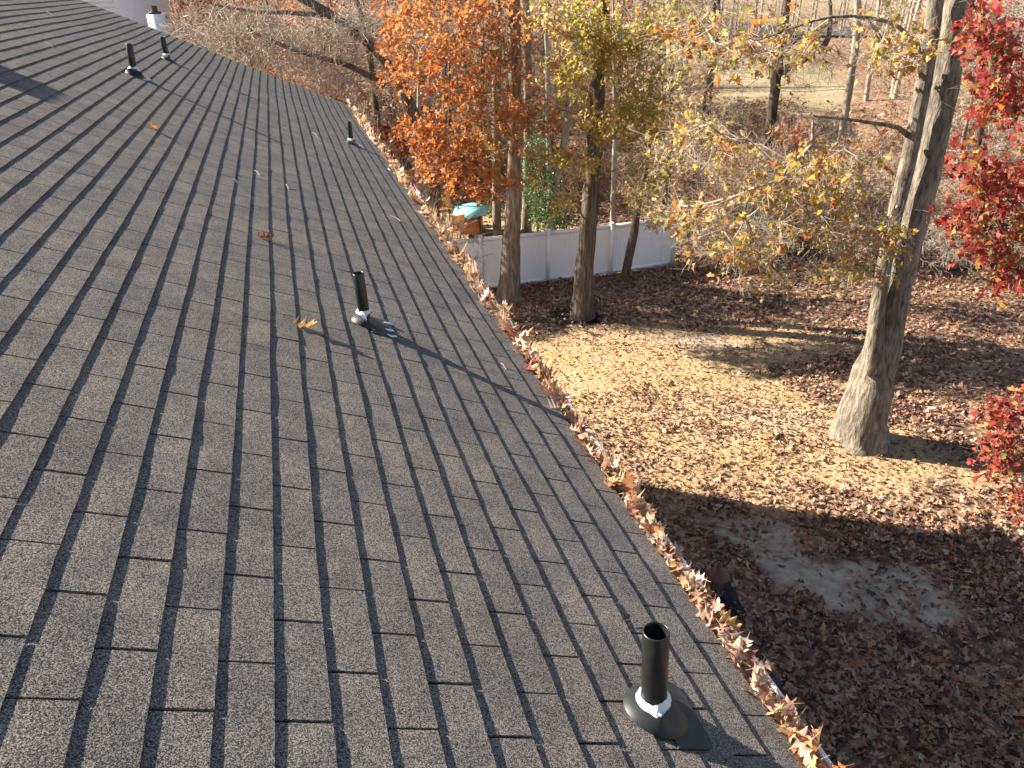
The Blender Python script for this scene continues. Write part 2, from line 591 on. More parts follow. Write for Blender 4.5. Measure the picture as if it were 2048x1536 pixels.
# ------------------------------------------------------------------ terrain
def gheight(x, y):
    h = 0.05 * vnoise(x * .35, y * .35) + 0.02 * vnoise(x * 1.3 + 9, y * 1.3)
    wd = np.clip((y - 26) / 12, 0, 1) * 0.35
    h = h + wd * vnoise(x * .16 + 3, y * .16)
    return h


def blob(x, y, cx, cy, rx, ry, ang=0.0, seed=0.0, rough=.35):
    c, s = math.cos(ang), math.sin(ang)
    dx, dy = x - cx, y - cy
    a, b = (dx * c + dy * s) / rx, (-dx * s + dy * c) / ry
    r = np.sqrt(a * a + b * b) + rough * vnoise(x * 1.1 + seed, y * 1.1) + rough * .5 * vnoise(x * 3.1, y * 3.1 + seed)
    return np.clip((1.15 - r) / .3, 0, 1)


def m_sand(x, y):
    s = np.maximum(blob(x, y, 8.75, 7.95, 1.5, .85, -.62, 4.), blob(x, y, 7.7, 9.75, 1.0, .42, -.6, 8.))
    s = np.maximum(s, .5 * blob(x, y, 10.8, 18.0, 1.3, .6, -.5, 2., .6))
    s = np.maximum(s, .4 * blob(x, y, 10.3, 13.4, 1.0, .5, -.4, 6., .6))
    return s


def m_grass(x, y):
    s = blob(x, y, 8.2, 16.2, 4.6, 3.6, -.5, 1., .3)
    s = np.maximum(s, blob(x, y, 10.2, 12.4, 3.6, 1.7, -.5, 3., .3))
    s = np.maximum(s, .75 * blob(x, y, 8.2, 12.2, 2.8, 1.6, -.55, 9., .5))
    s = np.maximum(s, blob(x, y, 12.6, 17.6, 2.2, 1.1, -.5, 5., .3) * .7)
    s = np.maximum(s, blob(x, y, 8.2, 30.5, 3.0, 3.2, 0., 11., .3))
    return s


def m_mulch(x, y):
    return np.maximum(blob(x, y, 8.0, 20.9, 1.25, .8, -.4, 7., .3), .75 * blob(x, y, 6.3, 20.3, 1.2, .8, 0., 2., .3))


def m_field(x, y):
    r = x / np.maximum(y, 1.0) + .02 * vnoise(x * .12, y * .12)
    a = np.clip((r - .53) / .05, 0, 1) * np.clip((.80 - r) / .05, 0, 1)
    b = .8 * np.clip((r - .92) / .05, 0, 1) * np.clip((1.10 - r) / .05, 0, 1)
    return np.clip((y - 48 + 3 * vnoise(x * .1, y * .1)) / 8, 0, 1) * np.maximum(a, b)


xs = np.unique(np.concatenate([np.linspace(-700, -60, 9), np.linspace(-60, -4, 20), np.linspace(-4, 26, 151), np.linspace(26, 70, 34), np.linspace(70, 900, 12)]))
ys = np.unique(np.concatenate([np.linspace(-300, -10, 6), np.linspace(-10, 2, 10), np.linspace(2, 30, 141), np.linspace(30, 80, 42), np.linspace(80, 1500, 14)]))
gx, gy = np.meshgrid(xs, ys, indexing='ij')
g = Geo()
nx, ny = gx.shape
ii, jj = np.meshgrid(np.arange(nx - 1), np.arange(ny - 1), indexing='ij')
q = np.stack([ii * ny + jj, (ii + 1) * ny + jj, (ii + 1) * ny + jj + 1, ii * ny + jj + 1], -1).reshape(-1, 4)
fx, fy = gx.ravel(), gy.ravel()
g.add(np.stack([fx, fy, gheight(fx, fy)], 1), q)
ground = tag(g.obj('ground', M['ground'], smooth=True), kind='structure')
for nm, fn in (('sand', m_sand), ('grass', m_grass), ('mulch', m_mulch), ('field', m_field)):
    a_ = ground.data.attributes.new(nm, 'FLOAT', 'POINT')
    a_.data.foreach_set('value', fn(fx, fy).astype(np.float32))
gr_ = Geo()
P = [at(1380, 66, 150), at(2100, 80, 130), at(2100, 62, 150), at(1380, 48, 190)]
gr_.add(np.array([[p[0], p[1], 0.36] for p in P]), [[0, 1, 2, 3]])
tag(gr_.obj('road', plain('grey_road', (0.10, 0.095, 0.09), 0.9, 0.2, .15, .3)), kind='structure')


# ------------------------------------------------------------------ the house with its roof
EX, TAB = 0.127, 0.3048
RT0, RT1 = -4.0, 15.52                     # near and far end of the roof along the eave
KE = 12                                    # courses between the origin line and the eave
KR = -40                                   # ridge course


def roof_warp(s, t):
    return 0.0045 * vnoise(s * .9 + 5, t * .55) + 0.0012 * vnoise(s * 2.2, t * 1.7 + 4) - 0.016 * np.exp(-((t - 13.2) / 1.1) ** 2) * np.clip((s + 3) / 3, 0, 1)


def roof_xyz(s, t, h=0.0):
    s, t, h = np.broadcast_arrays(np.asarray(s, float), np.asarray(t, float), np.asarray(h, float))
    h = h + roof_warp(s, t)
    return np.stack([s * CA + h * SA, t, -s * SA + h * CA + Z0], -1)


house = tag(empty('house', (1.0, 0, 0)), 'two storey house whose dark shingled roof slopes to a leaf filled white gutter', 'house')
HO = np.array([1.0, 0, 0])
# deck under the shingles: both slopes
g = Geo()
ss = np.linspace(KR * EX, KE * EX - .012, 60)
tt = np.linspace(RT0, RT1 - .01, 90)
a_, b_ = np.meshgrid(ss, tt, indexing='ij')
V = roof_xyz(a_.ravel(), b_.ravel(), -0.006)
nn_ = len(tt)
ii, jj = np.meshgrid(np.arange(len(ss) - 1), np.arange(nn_ - 1), indexing='ij')
g.add(V, np.stack([ii * nn_ + jj, (ii + 1) * nn_ + jj, (ii + 1) * nn_ + jj + 1, ii * nn_ + jj + 1], -1).reshape(-1, 4))
RX, RZ = KR * EX * CA, -KR * EX * SA + Z0
EXX, EZ = KE * EX * CA, -KE * EX * SA + Z0
WID = RX - (EXX - RX)
g.add([[RX, RT0, RZ], [RX, RT1, RZ], [WID, RT1, EZ], [WID, RT0, EZ]], [[0, 1, 2, 3]])
roof = g.obj('roof', M['deck'], house, origin=HO)
wg = Geo()
x0, x1, y0, y1, zt = WID + .35, EXX - .38, RT0 + .25, RT1 - .22, EZ - .12
xm = (x0 + x1) / 2
zr = RZ - .12
for yy, flip in ((y0, 0), (y1, 1)):
    wg.add([[x0, yy, -.3], [x1, yy, -.3], [x1, yy, zt], [xm, yy, zr], [x0, yy, zt]], [[0, 1, 2], [0, 2, 4], [2, 3, 4]])
wg.add([[x0, y0, -.3], [x0, y1, -.3], [x0, y1, zt], [x0, y0, zt]], [[0, 1, 2, 3]])
wg.add([[x1, y0, -.3], [x1, y1, -.3], [x1, y1, zt], [x1, y0, zt]], [[0, 1, 2, 3]])
wg.obj('wall', M['siding'], house, origin=HO)
fg = Geo()
fg.box((EXX - .045, (RT0 + RT1) / 2, EZ - .10), (.02, RT1 - RT0 - .02, .17))
fg.obj('fascia', M['white_metal'], house, origin=HO)
fg = Geo()
fg.box((EXX - .22, (RT0 + RT1) / 2, EZ - .175), (.32, RT1 - RT0 - .03, .015))
fg.obj('soffit', M['white_metal'], house, origin=HO)
# gutter: an ogee trough with a rolled lip
prof = [(-.030, .005), (-.030, -.115), (.052, -.118), (.062, -.112), (.066, -.085), (.085, -.060), (.094, -.040), (.096, -.018), (.096, -.008), (.090, -.004), (.080, -.006), (.079, -.012), (.086, -.014), (.090, -.020), (.088, -.040), (.079, -.058), (.060, -.083), (.056, -.108), (-.024, -.109), (-.024, .005)]
g = Geo()
ty = np.linspace(RT0, RT1 + .04, 60)
pr = np.array(prof)
V = []
for t in ty:
    dz = .006 * vnoise(t * .5, 2.) + .003 * vnoise(t * 2.1, 8.)
    dx = .004 * vnoise(t * .7, 5.)
    V.append(np.stack([EXX + pr[:, 0] + dx, np.full(len(pr), t), EZ - .012 + pr[:, 1] + dz], 1))
k = len(pr)
i = np.arange(len(ty) - 1)[:, None] * k
j = np.arange(k)[None]
j2 = (j + 1) % k
g.add(np.concatenate(V), np.stack([i + j, i + k + j, i + k + j2, i + j2], -1).reshape(-1, 4))
g.obj('gutter', M['white_metal'], house, origin=HO)


# shingle tabs
def tab_geo(g, k, t0, t1, rg, tint):
    """one tab: a thin wedge, thick at its lower edge, with slightly curled and worn edges"""
    nt_, ns_ = 7, 4
    us = np.array([0, .4, .8, 1.0])
    ts = np.linspace(t0, t1, nt_)
    wav = .0035 * vnoise(ts * 1.1 + k * 7.3, k * 3.1) + .0008 * rg.normal(size=nt_)
    s_top = (k - .22) * EX
    s_bot = (k + 1) * EX + wav
    lift = .0060 + 0.0008 * vnoise(ts * 3.7 + k * 5.9, k * 1.7) + .0003 * rg.normal(size=nt_)
    c = rg.random()
    if c < .10:
        x = np.linspace(0, 1, nt_)
        x = x if rg.random() < .5 else 1 - x
        lift = lift + rg.uniform(.001, .004) * x ** 3
    elif c < .2:
        lift = lift + rg.uniform(.0005, .002) * np.sin(np.linspace(0, math.pi, nt_))
    lift = np.clip(lift, .0030, .009)
    sg = s_top + us[:, None] * (s_bot - s_top)[None]
    hg = (.0004 - .0030 * (us[:, None] == 0)) + np.clip((us[:, None] - .18) / .82, 0, 1) ** 1.1 * lift[None]
    tg = np.repeat(ts[None], ns_, 0)
    top = roof_xyz(sg, tg, hg).reshape(-1, 3)
    ii, jj = np.meshgrid(np.arange(ns_ - 1), np.arange(nt_ - 1), indexing='ij')
    F = np.stack([ii * nt_ + jj, (ii + 1) * nt_ + jj, (ii + 1) * nt_ + jj + 1, ii * nt_ + jj + 1], -1).reshape(-1, 4)
    g.add(top, F, tint)
    e = top.reshape(ns_, nt_, 3)
    loop = np.concatenate([e[:, 0], e[-1, 1:], e[-2::-1, -1]])            # left side, butt, right side
    hh = np.concatenate([sg[:, 0], sg[-1, 1:], sg[-2::-1, -1]])
    tl = np.concatenate([tg[:, 0], tg[-1, 1:], tg[-2::-1, -1]])
    low = roof_xyz(hh, tl, np.where(hh > k * EX + .11, np.maximum(-.001, np.interp(tl, ts, lift) - .0075), -.005))
    n = len(loop)
    i = np.arange(n - 1)
    g.add(np.concatenate([loop, low]), np.stack([i, i + n, i + n + 1, i + 1], 1), tint)


tabs = []
for k in range(KR, KE):
    off = TAB * (.07 + .5 * (k % 2) - .01 * k)
    i0 = int(math.floor((RT0 - off) / TAB))
    cuts = []
    t = i0 * TAB + off
    idx = i0
    while t < RT1 + TAB:
        cuts.append((t + rng.normal(0, .0015), idx))
        t += TAB
        idx += 1
    for (ta, ia), (tb, ib) in zip(cuts[:-1], cuts[1:]):
        ga = .0028 if (ia + k) % 3 == 0 else .0044
        gb = .0028 if (ib + k) % 3 == 0 else .0044
        ga *= rng.uniform(.8, 1.3)
        a, b = max(ta + ga, RT0), min(tb - gb, RT1 + rng.normal(0, .004))
        if b - a < .02:
            continue
        c = roof_xyz((k + .5) * EX, (a + b) / 2)
        rel = c - CAM
        dz = rel @ fwd
        px, py = 1024 + 1540 * (rel @ r_) / max(dz, 1e-3), 768 - 1540 * (rel @ u_) / max(dz, 1e-3)
        vis = dz > .3 and -60 < px < 2100 and -20 < py < 1580
        tabs.append((rel @ rel if vis else 1e9 + rel @ rel, k, a, b, vis, rng.normal(0, .10)))
tabs.sort(key=lambda r: r[0])
rest = Geo()
for n, (d2, k, a, b, vis, tint) in enumerate(tabs):
    if n < 300:
        g = Geo()
        tab_geo(g, k, a, b, rng, tint)
        c = roof_xyz((k + .5) * EX, (a + b) / 2)
        o = bpy.data.objects.new('shingle', g.data('shingle', M['shingle'], False, c))
        COL.objects.link(o)
        o.parent = roof
        o.location = c - HO
    elif vis:
        tab_geo(rest, k, a, b, rng, tint)
    else:
        s0, s1 = (k - .05) * EX, (k + 1) * EX
        rest.add(roof_xyz([s0, s0, s1, s1], [a, b, b, a], [0, 0, .005, .005]), [[0, 1, 2, 3]], tint)
o = rest.obj('shingle_field', M['shingle'], roof, origin=HO)
o['kind'] = 'stuff'


# ------------------------------------------------------------------ vent pipes
def vent_pipe(label, base_px, top_px, dia, boot_r, boot_h, drip, seed):
    rg = np.random.default_rng(seed)
    s, t = on_roof(*base_px)
    P = roof_xyz(s, t, .004)
    D = math.hypot(*(P - CAM)[:2])
    d = ray(*top_px)
    T = CAM + d * (D / math.hypot(d[0], d[1]))
    root = tag(empty('vent_pipe', P), label, 'vent pipe', 'black vent pipes standing on the roof')
    ax = unit((T - P)[None])[0]
    if abs(ax[2]) < .97:
        ax = unit((ax + np.array([0, 0, 1.5]))[None])[0]
    u = unit(np.cross(ax, [0, 1, 0])[None])[0]
    w = np.cross(ax, u)
    ang = np.linspace(0, 2 * math.pi, 64, endpoint=False)
    ring = lambda c, r: c + r * (np.cos(ang)[:, None] * u + np.sin(ang)[:, None] * w)
    L = np.linalg.norm(T - P)
    ro = dia / 2
    ri = ro - .0045
    lo = P - ax * .05
    rings = [ring(lo, ro), ring(P + ax * L * .5, ro), ring(P + ax * (L - .003), ro), ring(P + ax * L, ro - .002), ring(P + ax * L, ri + .001), ring(P + ax * (L - .004), ri), ring(P + ax * (L - .22), ri), ring(P + ax * (L - .22), .001)]

    def loft(rs, name, mat, sm=True):
        g = Geo()
        k = len(rs[0])
        i = np.arange(len(rs) - 1)[:, None] * k
        j = np.arange(k)[None]
        j2 = (j + 1) % k
        g.add(np.concatenate(rs), np.stack([i + j, i + j2, i + k + j2, i + k + j], -1).reshape(-1, 4))
        return g.obj(name, mat, root, smooth=sm, origin=P)
    loft(rings, 'pipe', M['pipe'], False)
    # flashing plate that follows the roof
    g = Geo()
    n1, n2 = 13, 9
    a = np.linspace(.02, .150, n1)
    b = np.linspace(-.12, .12, n2)
    aa, bb = np.meshgrid(a, b, indexing='ij')
    corner = np.clip(np.hypot(np.clip(aa - .115, 0, 1), np.clip(np.abs(bb) - .085, 0, 1)) - .035, 0, 1)
    V = roof_xyz(s + aa - corner * .6, t + bb - np.sign(bb) * corner * .6, .0085 + .002 * vnoise(aa * 30 + seed, bb * 30)).reshape(-1, 3)
    ii, jj = np.meshgrid(np.arange(n1 - 1), np.arange(n2 - 1), indexing='ij')
    g.add(V, np.stack([ii * n2 + jj, (ii + 1) * n2 + jj, (ii + 1) * n2 + jj + 1, ii * n2 + jj + 1], -1).reshape(-1, 4))
    V2 = V - np.array([SA, 0, CA]) * .006
    border = np.concatenate([np.arange(n2), np.arange(1, n1) * n2 + n2 - 1, (n1 - 1) * n2 + np.arange(n2 - 2, -1, -1), np.arange(n1 - 2, -1, -1) * n2])
    nb = len(border)
    i = np.arange(nb - 1)
    g.add(np.concatenate([V[border], V2[border]]), np.stack([i, i + nb, i + nb + 1, i + 1], 1))
    g.obj('flashing_plate', M['lead'], root, origin=P)
    # cone boot: ellipse on the slope up to a collar round the pipe
    coll = P + ax * boot_h
    base = roof_xyz(s + .008 + boot_r * 1.10 * np.cos(ang), t + boot_r * np.sin(-ang), .006)
    # match the ring directions
    top = ring(coll, ro + .012)
    best = min(range(64), key=lambda q: np.linalg.norm(np.roll(base, q, 0) - top, axis=1).sum())
    base = np.roll(base, best, 0)
    b2 = base[:, :] + (top - base) * .08 + np.array([SA, 0, CA]) * .012
    mids = [base + (top - base) * f + np.array([SA, 0, CA]) * .014 * math.sin(f * math.pi) for f in (.3, .6, .9)]
    loft([base, b2] + mids + [top, ring(coll + ax * .002, ro + .004), ring(coll + ax * .012, ro + .001)], 'rubber_boot', M['boot'])
    # sealant smeared round the collar and down the cone
    g = Geo()
    na, nb = 64, 12
    ph = np.linspace(0, 1, nb)
    T_, P_ = np.meshgrid(ang, ph, indexing='ij')
    cx_, sx_ = np.cos(T_), np.sin(T_)
    ext = drip * (1 + .5 * vnoise(cx_ * 1.7 + seed, sx_ * 1.7) + .9 * vnoise(cx_ * 5.5 + seed, sx_ * 5.5, 3.))
    upx = .011 * (1 + .9 * vnoise(cx_ * 2.6, sx_ * 2.6, 7. + seed))
    q1 = np.clip(P_ / .35, 0, 1)
    q2 = np.clip((P_ - .35) / .65, 0, 1)
    rdir = cx_[..., None] * u + sx_[..., None] * w
    on_pipe = coll + ((upx + .012) * (1 - q1))[..., None] * ax + (ro + .0015 + .006 * q1)[..., None] * rdir
    cone = (base - top)[:, None] * (ext * q2)[..., None]
    thick = (.0055 * np.sin(np.clip(P_ * 1.02, 0, 1) * math.pi) + .0045 * vnoise(cx_ * 9, sx_ * 9, P_ * 9 + seed) * np.sin(P_ * math.pi) + .004 * q1)
    V = (on_pipe + (top[:, None] - (coll + (ro + .0075) * rdir)) * q2[..., None] ** .3 * (q2 > 0)[..., None] + cone + thick[..., None] * (rdir * .6 + ax * .8)).reshape(-1, 3)
    ii, jj = np.meshgrid(np.arange(na), np.arange(nb - 1), indexing='ij')
    i2 = (ii + 1) % na
    g.add(V, np.stack([ii * nb + jj, i2 * nb + jj, i2 * nb + jj + 1, ii * nb + jj + 1], -1).reshape(-1, 4))
    g.obj('sealant', M['caulk'], root, smooth=True, origin=P)
    # smears of sealant on the lower edge of the plate
    g = Geo()
    for q in range(3):
        a0 = s + .130 + rg.uniform(-.015, .02)
        b0 = t - .09 + .075 * q + rg.uniform(-.02, .02)
        pts = roof_xyz(a0 + np.array([-.02, 0, .02, .035]), b0 + rg.normal(0, .008, 4).cumsum(), .013)
        if seed != 1:
            g.tube(pts, np.array([.003, .008, .007, .002]), 6)
    if g.n:
        g.obj('sealant_smear', M['caulk'], root, smooth=True, origin=P)
    return root


vent_pipe('thick black vent pipe nearest the gutter, open at the top, ringed with white sealant', (1305, 1428), (1312.5, 1262), .072, .094, .050, .38, 1)
vent_pipe('black vent pipe mid roof beside a curled tan leaf, its long shadow reaching the gutter', (731, 648), (716, 546), .060, .082, .062, .48, 2)
vent_pipe('tall black vent pipe farthest up the slope, left of the farthest pipe', (268, 152), (258, 87), .070, .085, .062, .50, 3)
vent_pipe('farthest black vent pipe, near the roof end', (336, 120), (324, 74), .072, .085, .062, .50, 4)
vent_pipe('slim black vent pipe near the gutter at the far corner of the roof', (703, 288), (698, 243), .060, .082, .050, .50, 5)

# a chimney up the slope, out of the picture, throws the shadow at the left edge
cg = tag(empty('chimney', roof_xyz(-4.75, 8.7)), 'brick chimney up the slope left of the picture', 'chimney')
co = roof_xyz(-4.75, 8.7)
g = Geo()
g.box(co + np.array([0, 0, .08]), (.40, .52, .86))
g.obj('stack', M['brick'], cg, origin=co)
g = Geo()
g.box(co + np.array([0, 0, .52]), (.44, .56, .05))
g.obj('cap', M['darkcap'], cg, origin=co)

# ------------------------------------------------------------------ leaves in the gutter
protos = {}
for key in ('leaf_gutter', 'leaf_gutter_red'):
    protos[key] = []
    for q in range(9):
        rg = np.random.default_rng(40 + q)
        protos[key].append(curled_leaf_mesh('oak_leaf', M[key], rg.choice([-1, 1]) * rg.uniform(.8, 4.2), rg.normal(0, 1.0), rg.normal(0, .8), q))
gl = []
t = 0.55
while t < RT1 + .02:
    dens = 150 if t < 5 else 150
    t += rng.exponential(1.0 / dens)
    x = EXX - .008 + rng.beta(1.5, 1.7) * .088
    mound = .036 + .024 * vnoise(t * 2.3, 3.)
    if t > 3:
        mound *= .55
    z = EZ - .045 + rng.random() * (mound + .045)
    if rng.random() < .06:
        z += .02
        x += rng.normal(0, .012)
    gl.append((t, x, z))
gl.sort()
rest = Geo()
for n, (t, x, z) in enumerate(gl):
    L = rng.uniform(.072, .115)
    redzone = abs(t - 3.85) < .35 or abs(t - 6.9) < .3 or abs(t - 5.3) < .25 or t > 11
    key = 'leaf_gutter_red' if (redzone and rng.random() < .75) or (t > 2.6 and rng.random() < .45) else 'leaf_gutter'
    if n < 300:
        o = bpy.data.objects.new('oak_leaf', protos[key][rng.integers(9)])
        COL.objects.link(o)
        o.location = (x, t, z)
        o.rotation_euler = (rng.normal(0, .75), rng.normal(0, .75), rng.uniform(0, 6.28))
        o.scale = (L, L, L)
        tag(o, 'dry curled oak leaf piled with others in the near stretch of the white gutter', 'leaf', 'dry oak leaves lying in the gutter')
    else:
        d = rand_dirs(1)
        d[0, 2] *= .18
        L *= .88
        nm_ = rand_dirs(1) * .7 + [[-.2, 0, 1.0]]
        scatter_leaves(rest, np.array([[x, t, z]]) - d * L * .4, d, nm_, np.array([L * 1.05]), np.array([rng.random() if key == 'leaf_gutter' else rng.choice([.0, .2, .85, .55, .68])]), T_HI if t < 8 else T_LO, .6)
tag(rest.obj('gutter_leaf_heap', M['leaf_gutter']), 'heap of dry tan and red oak leaves filling the far gutter', 'leaves', kind='stuff')


# single leaves and twigs on the roof
def roof_leaf(label, px, py, L, rz, mat, q, tilt=(.1, .1), up=.02):
    s, t = on_roof(px, py)
    rg = np.random.default_rng(900 + q)
    me = curled_leaf_mesh('oak_leaf', mat, rg.choice([-1, 1]) * rg.uniform(1.8, 3.4), rg.uniform(.4, 1.1), rg.normal(0, .4), 60 + q)
    o = bpy.data.objects.new('oak_leaf', me)
    COL.objects.link(o)
    o.location = roof_xyz(s, t, up)
    o.rotation_euler = (tilt[0], A + tilt[1], rz)
    o.scale = (L, L, L)
    tag(o, label, 'leaf')


roof_leaf('curled tan leaf lying on the shingles left of the mid roof vent pipe', 602, 655, .15, -.35, leaf_mat('yellow_tan_roof_leaf', [(0, (.58, .36, .12)), (1, (.48, .27, .11))]), 0, up=.025)
roof_leaf('small reddish leaf on the shingles halfway up the left of the roof', 527, 477, .12, .4, leaf_mat('rust_roof_leaf', [(0, (.42, .16, .08)), (1, (.40, .14, .07))]), 1)
roof_leaf('orange leaf on the shingles below the upper pair of vent pipes', 302, 260, .15, 1.9, leaf_mat('orange_roof_leaf', [(0, (.60, .22, .05)), (1, (.50, .13, .05))]), 2, (.5, .3), .03)
roof_leaf('red leaf at the roof edge spilling from the gutter beside the pipe shadow', 1055, 742, .13, 2.6, M['leaf_gutter_red'], 3)
roof_leaf('brown scrap of leaf caught under a shingle behind the nearest vent pipe', 1248, 1243, .045, .6, leaf_mat('brown_scrap', [(0, (.13, .09, .05)), (1, (.12, .08, .05))]), 4, up=.014)
tw = [(800, 445, 780, 432, 'short pale twig lying across the shingles above the gutter corner'), (508, 343, 520, 352, 'tiny white twig on the upper middle roof'), (571, 371, 577, 380, 'tiny forked twig on the upper middle roof'), (625, 267, 637, 276, 'pale twig near the slim far vent pipe'), (92, 24, 110, 34, 'pale twig near the top left roof corner'), (88, 86, 108, 98, 'thin curved twig high on the left of the roof'), (474, 187, 484, 186, 'short white twig near the far roof edge'), (92, 150, 102, 154, 'short white twig beside the dark shadow at left'), (465, 360, 475, 366, 'dark twig on the upper roof left of the white twigs'), (1000, 731, 1012, 741, 'pale twig near the gutter below the pipe shadow')]
for a0, b0, a1, b1, lab in tw:
    sa, ta = on_roof(a0, b0)
    sb, tb = on_roof(a1, b1)
    f = np.linspace(0, 1, 5)
    pts = roof_xyz(sa + (sb - sa) * f, ta + (tb - ta) * f + .01 * np.sin(f * 3), .010 + .006 * np.sin(f * 5))
    g = Geo()
    g.tube(pts, np.array([.0025, .0035, .003, .0025, .0012]), 5)
    tag(g.obj('twig', M['twig'], origin=pts[0]), lab, 'twig')

# ------------------------------------------------------------------ white fence
posts = [(1.15, 24.15), (3.48, 24.12), (5.83, 24.10), (8.17, 24.05), (10.50, 24.12), (13.02, 24.36)]
fence = tag(empty('fence', (posts[2][0], posts[2][1], 0)), 'tall white vinyl privacy fence behind the tree trunks', 'fence')
FO = np.array([posts[2][0], posts[2][1], 0])
FHT = 1.80


def link_mesh(name, me, parent, loc, rz=0.0):
    o = bpy.data.objects.new(name, me)
    COL.objects.link(o)
    o.parent = parent
    o.location = tuple(loc)
    o.rotation_euler = (0, 0, rz)
    return o


g = Geo()
g.box((0, 0, FHT / 2 + .02), (.127, .127, FHT + .04))
me_post = g.data('post', M['vinyl'])
g = Geo()
g.box((0, 0, .01), (.15, .15, .03))
g.add([[-.07, -.07, .025], [.07, -.07, .025], [.07, .07, .025], [-.07, .07, .025], [0, 0, .065]], [[0, 1, 4], [1, 2, 4], [2, 3, 4], [3, 0, 4]])
me_cap = g.data('post_cap', M['vinyl'])
board_me = {}
for (xa, ya), (xb, yb) in zip(posts[:-1], posts[1:]):
    L = math.hypot(xb - xa, yb - ya) - .127
    rz = math.atan2(yb - ya, xb - xa)
    nb = 16
    w = L / nb
    if round(L, 2) not in board_me:
        g = Geo()
        h = FHT - .16
        e = .006
        V = np.array([[-w / 2, -.0115, 0], [-w / 2 + e, -.014, 0], [w / 2 - e, -.014, 0], [w / 2, -.0115, 0], [w / 2, .012, 0], [-w / 2, .012, 0]])
        V = np.concatenate([V, V + [0, 0, h]])
        i = np.arange(6)
        g.add(V, np.stack([i, (i + 1) % 6, (i + 1) % 6 + 6, i + 6], 1))
        g2 = Geo()
        g2.box((0, 0, 0), (L, .045, .14))
        board_me[round(L, 2)] = (g.data('board', M['vinyl']), g2.data('rail', M['vinyl']))
    mb, mr = board_me[round(L, 2)]
    ux, uy = math.cos(rz), math.sin(rz)
    mx, my = (xa + xb) / 2, (ya + yb) / 2
    for q in range(nb):
        f = (q + .5) / nb - .5
        link_mesh('board', mb, fence, np.array([mx + ux * L * f, my + uy * L * f, .08]) - FO, rz)
    for z in (.10, FHT - .07):
        link_mesh('rail', mr, fence, np.array([mx, my, z]) - FO, rz)
for x, y in posts:
    o = link_mesh('post', me_post, fence, np.array([x, y, 0]) - FO)
    link_mesh('post_cap', me_cap, o, (0, 0, FHT + .04))

# a second, greyer fence far off beyond the gutter's end
pa, pb = np.array([5.2, 52.0, 0]), np.array([14.5, 54.0, 0])
f2 = tag(empty('fence', pa), 'distant grey white fence showing past the far end of the gutter', 'fence')
n_ = 4
for q in range(n_):
    c = pa + (pb - pa) * (q + .5) / n_
    g = Geo()
    L = np.linalg.norm(pb - pa) / n_
    rz = math.atan2(pb[1] - pa[1], pb[0] - pa[0])
    R_ = np.array([[math.cos(rz), -math.sin(rz), 0], [math.sin(rz), math.cos(rz), 0], [0, 0, 1]])
    g.box((0, 0, .95), (L - .1, .04, 1.75), R_)
    link_mesh('panel', g.data('panel', M['vinyl']), f2, c - pa)
for q in range(n_ + 1):
    g = Geo()
    g.box((0, 0, 1.0), (.14, .14, 2.0))
    link_mesh('post', g.data('post', M['vinyl']), f2, (pb - pa) * q / n_)

# ------------------------------------------------------------------ patio set beyond the fence
g = Geo()


def bar_chair(label, x, y, rz):
    c = tag(empty('bar_chair', (x, y, gheight(x, y)), rz), label, 'chair', 'tan bar chairs round the turquoise table')
    c.scale = (1.12, 1.12, 1.0)
    g = Geo()
    g.box((0, 0, .74), (.46, .44, .03))
    g.obj('seat', M['sling'], c)
    g = Geo()
    f = np.linspace(0, 1, 6)
    for a in range(5):
        yb = -.22 - .10 * f[a] - .02 * math.sin(f[a] * 3)
        yb2 = -.22 - .10 * f[a + 1] - .02 * math.sin(f[a + 1] * 3)
        z, z2 = .78 + .60 * f[a], .78 + .60 * f[a + 1]
        g.add([[-.23, yb, z], [.23, yb, z], [.23, yb2, z2], [-.23, yb2, z2], [-.23, yb - .02, z], [.23, yb - .02, z], [.23, yb2 - .02, z2], [-.23, yb2 - .02, z2]], [[0, 1, 2, 3], [5, 4, 7, 6], [0, 3, 7, 4], [1, 5, 6, 2]])
    g.obj('backrest', M['sling'], c)
    for sx in (-1, 1):
        for sy in (-1, 1):
            g = Geo()
            g.tube([[sx * .22, sy * .2, .73], [sx * .24, sy * .23, .3], [sx * .27, sy * .27, -.02]], .016, 6)
            g.obj('leg', M['steel'], c)
        g = Geo()
        g.tube([[sx * .24, -.26, .98], [sx * .27, -.05, 1.0], [sx * .27, .15, .97], [sx * .25, .21, .85], [sx * .23, .2, .73]], .014, 6)
        g.obj('armrest', M['steel'], c)
    g = Geo()
    th = np.linspace(0, 2 * math.pi, 17)
    g.tube(np.stack([.24 * np.cos(th), .24 * np.sin(th), np.full(17, .28)], 1), .012, 5, cap=False)
    g.obj('footrest', M['steel'], c)
    return c


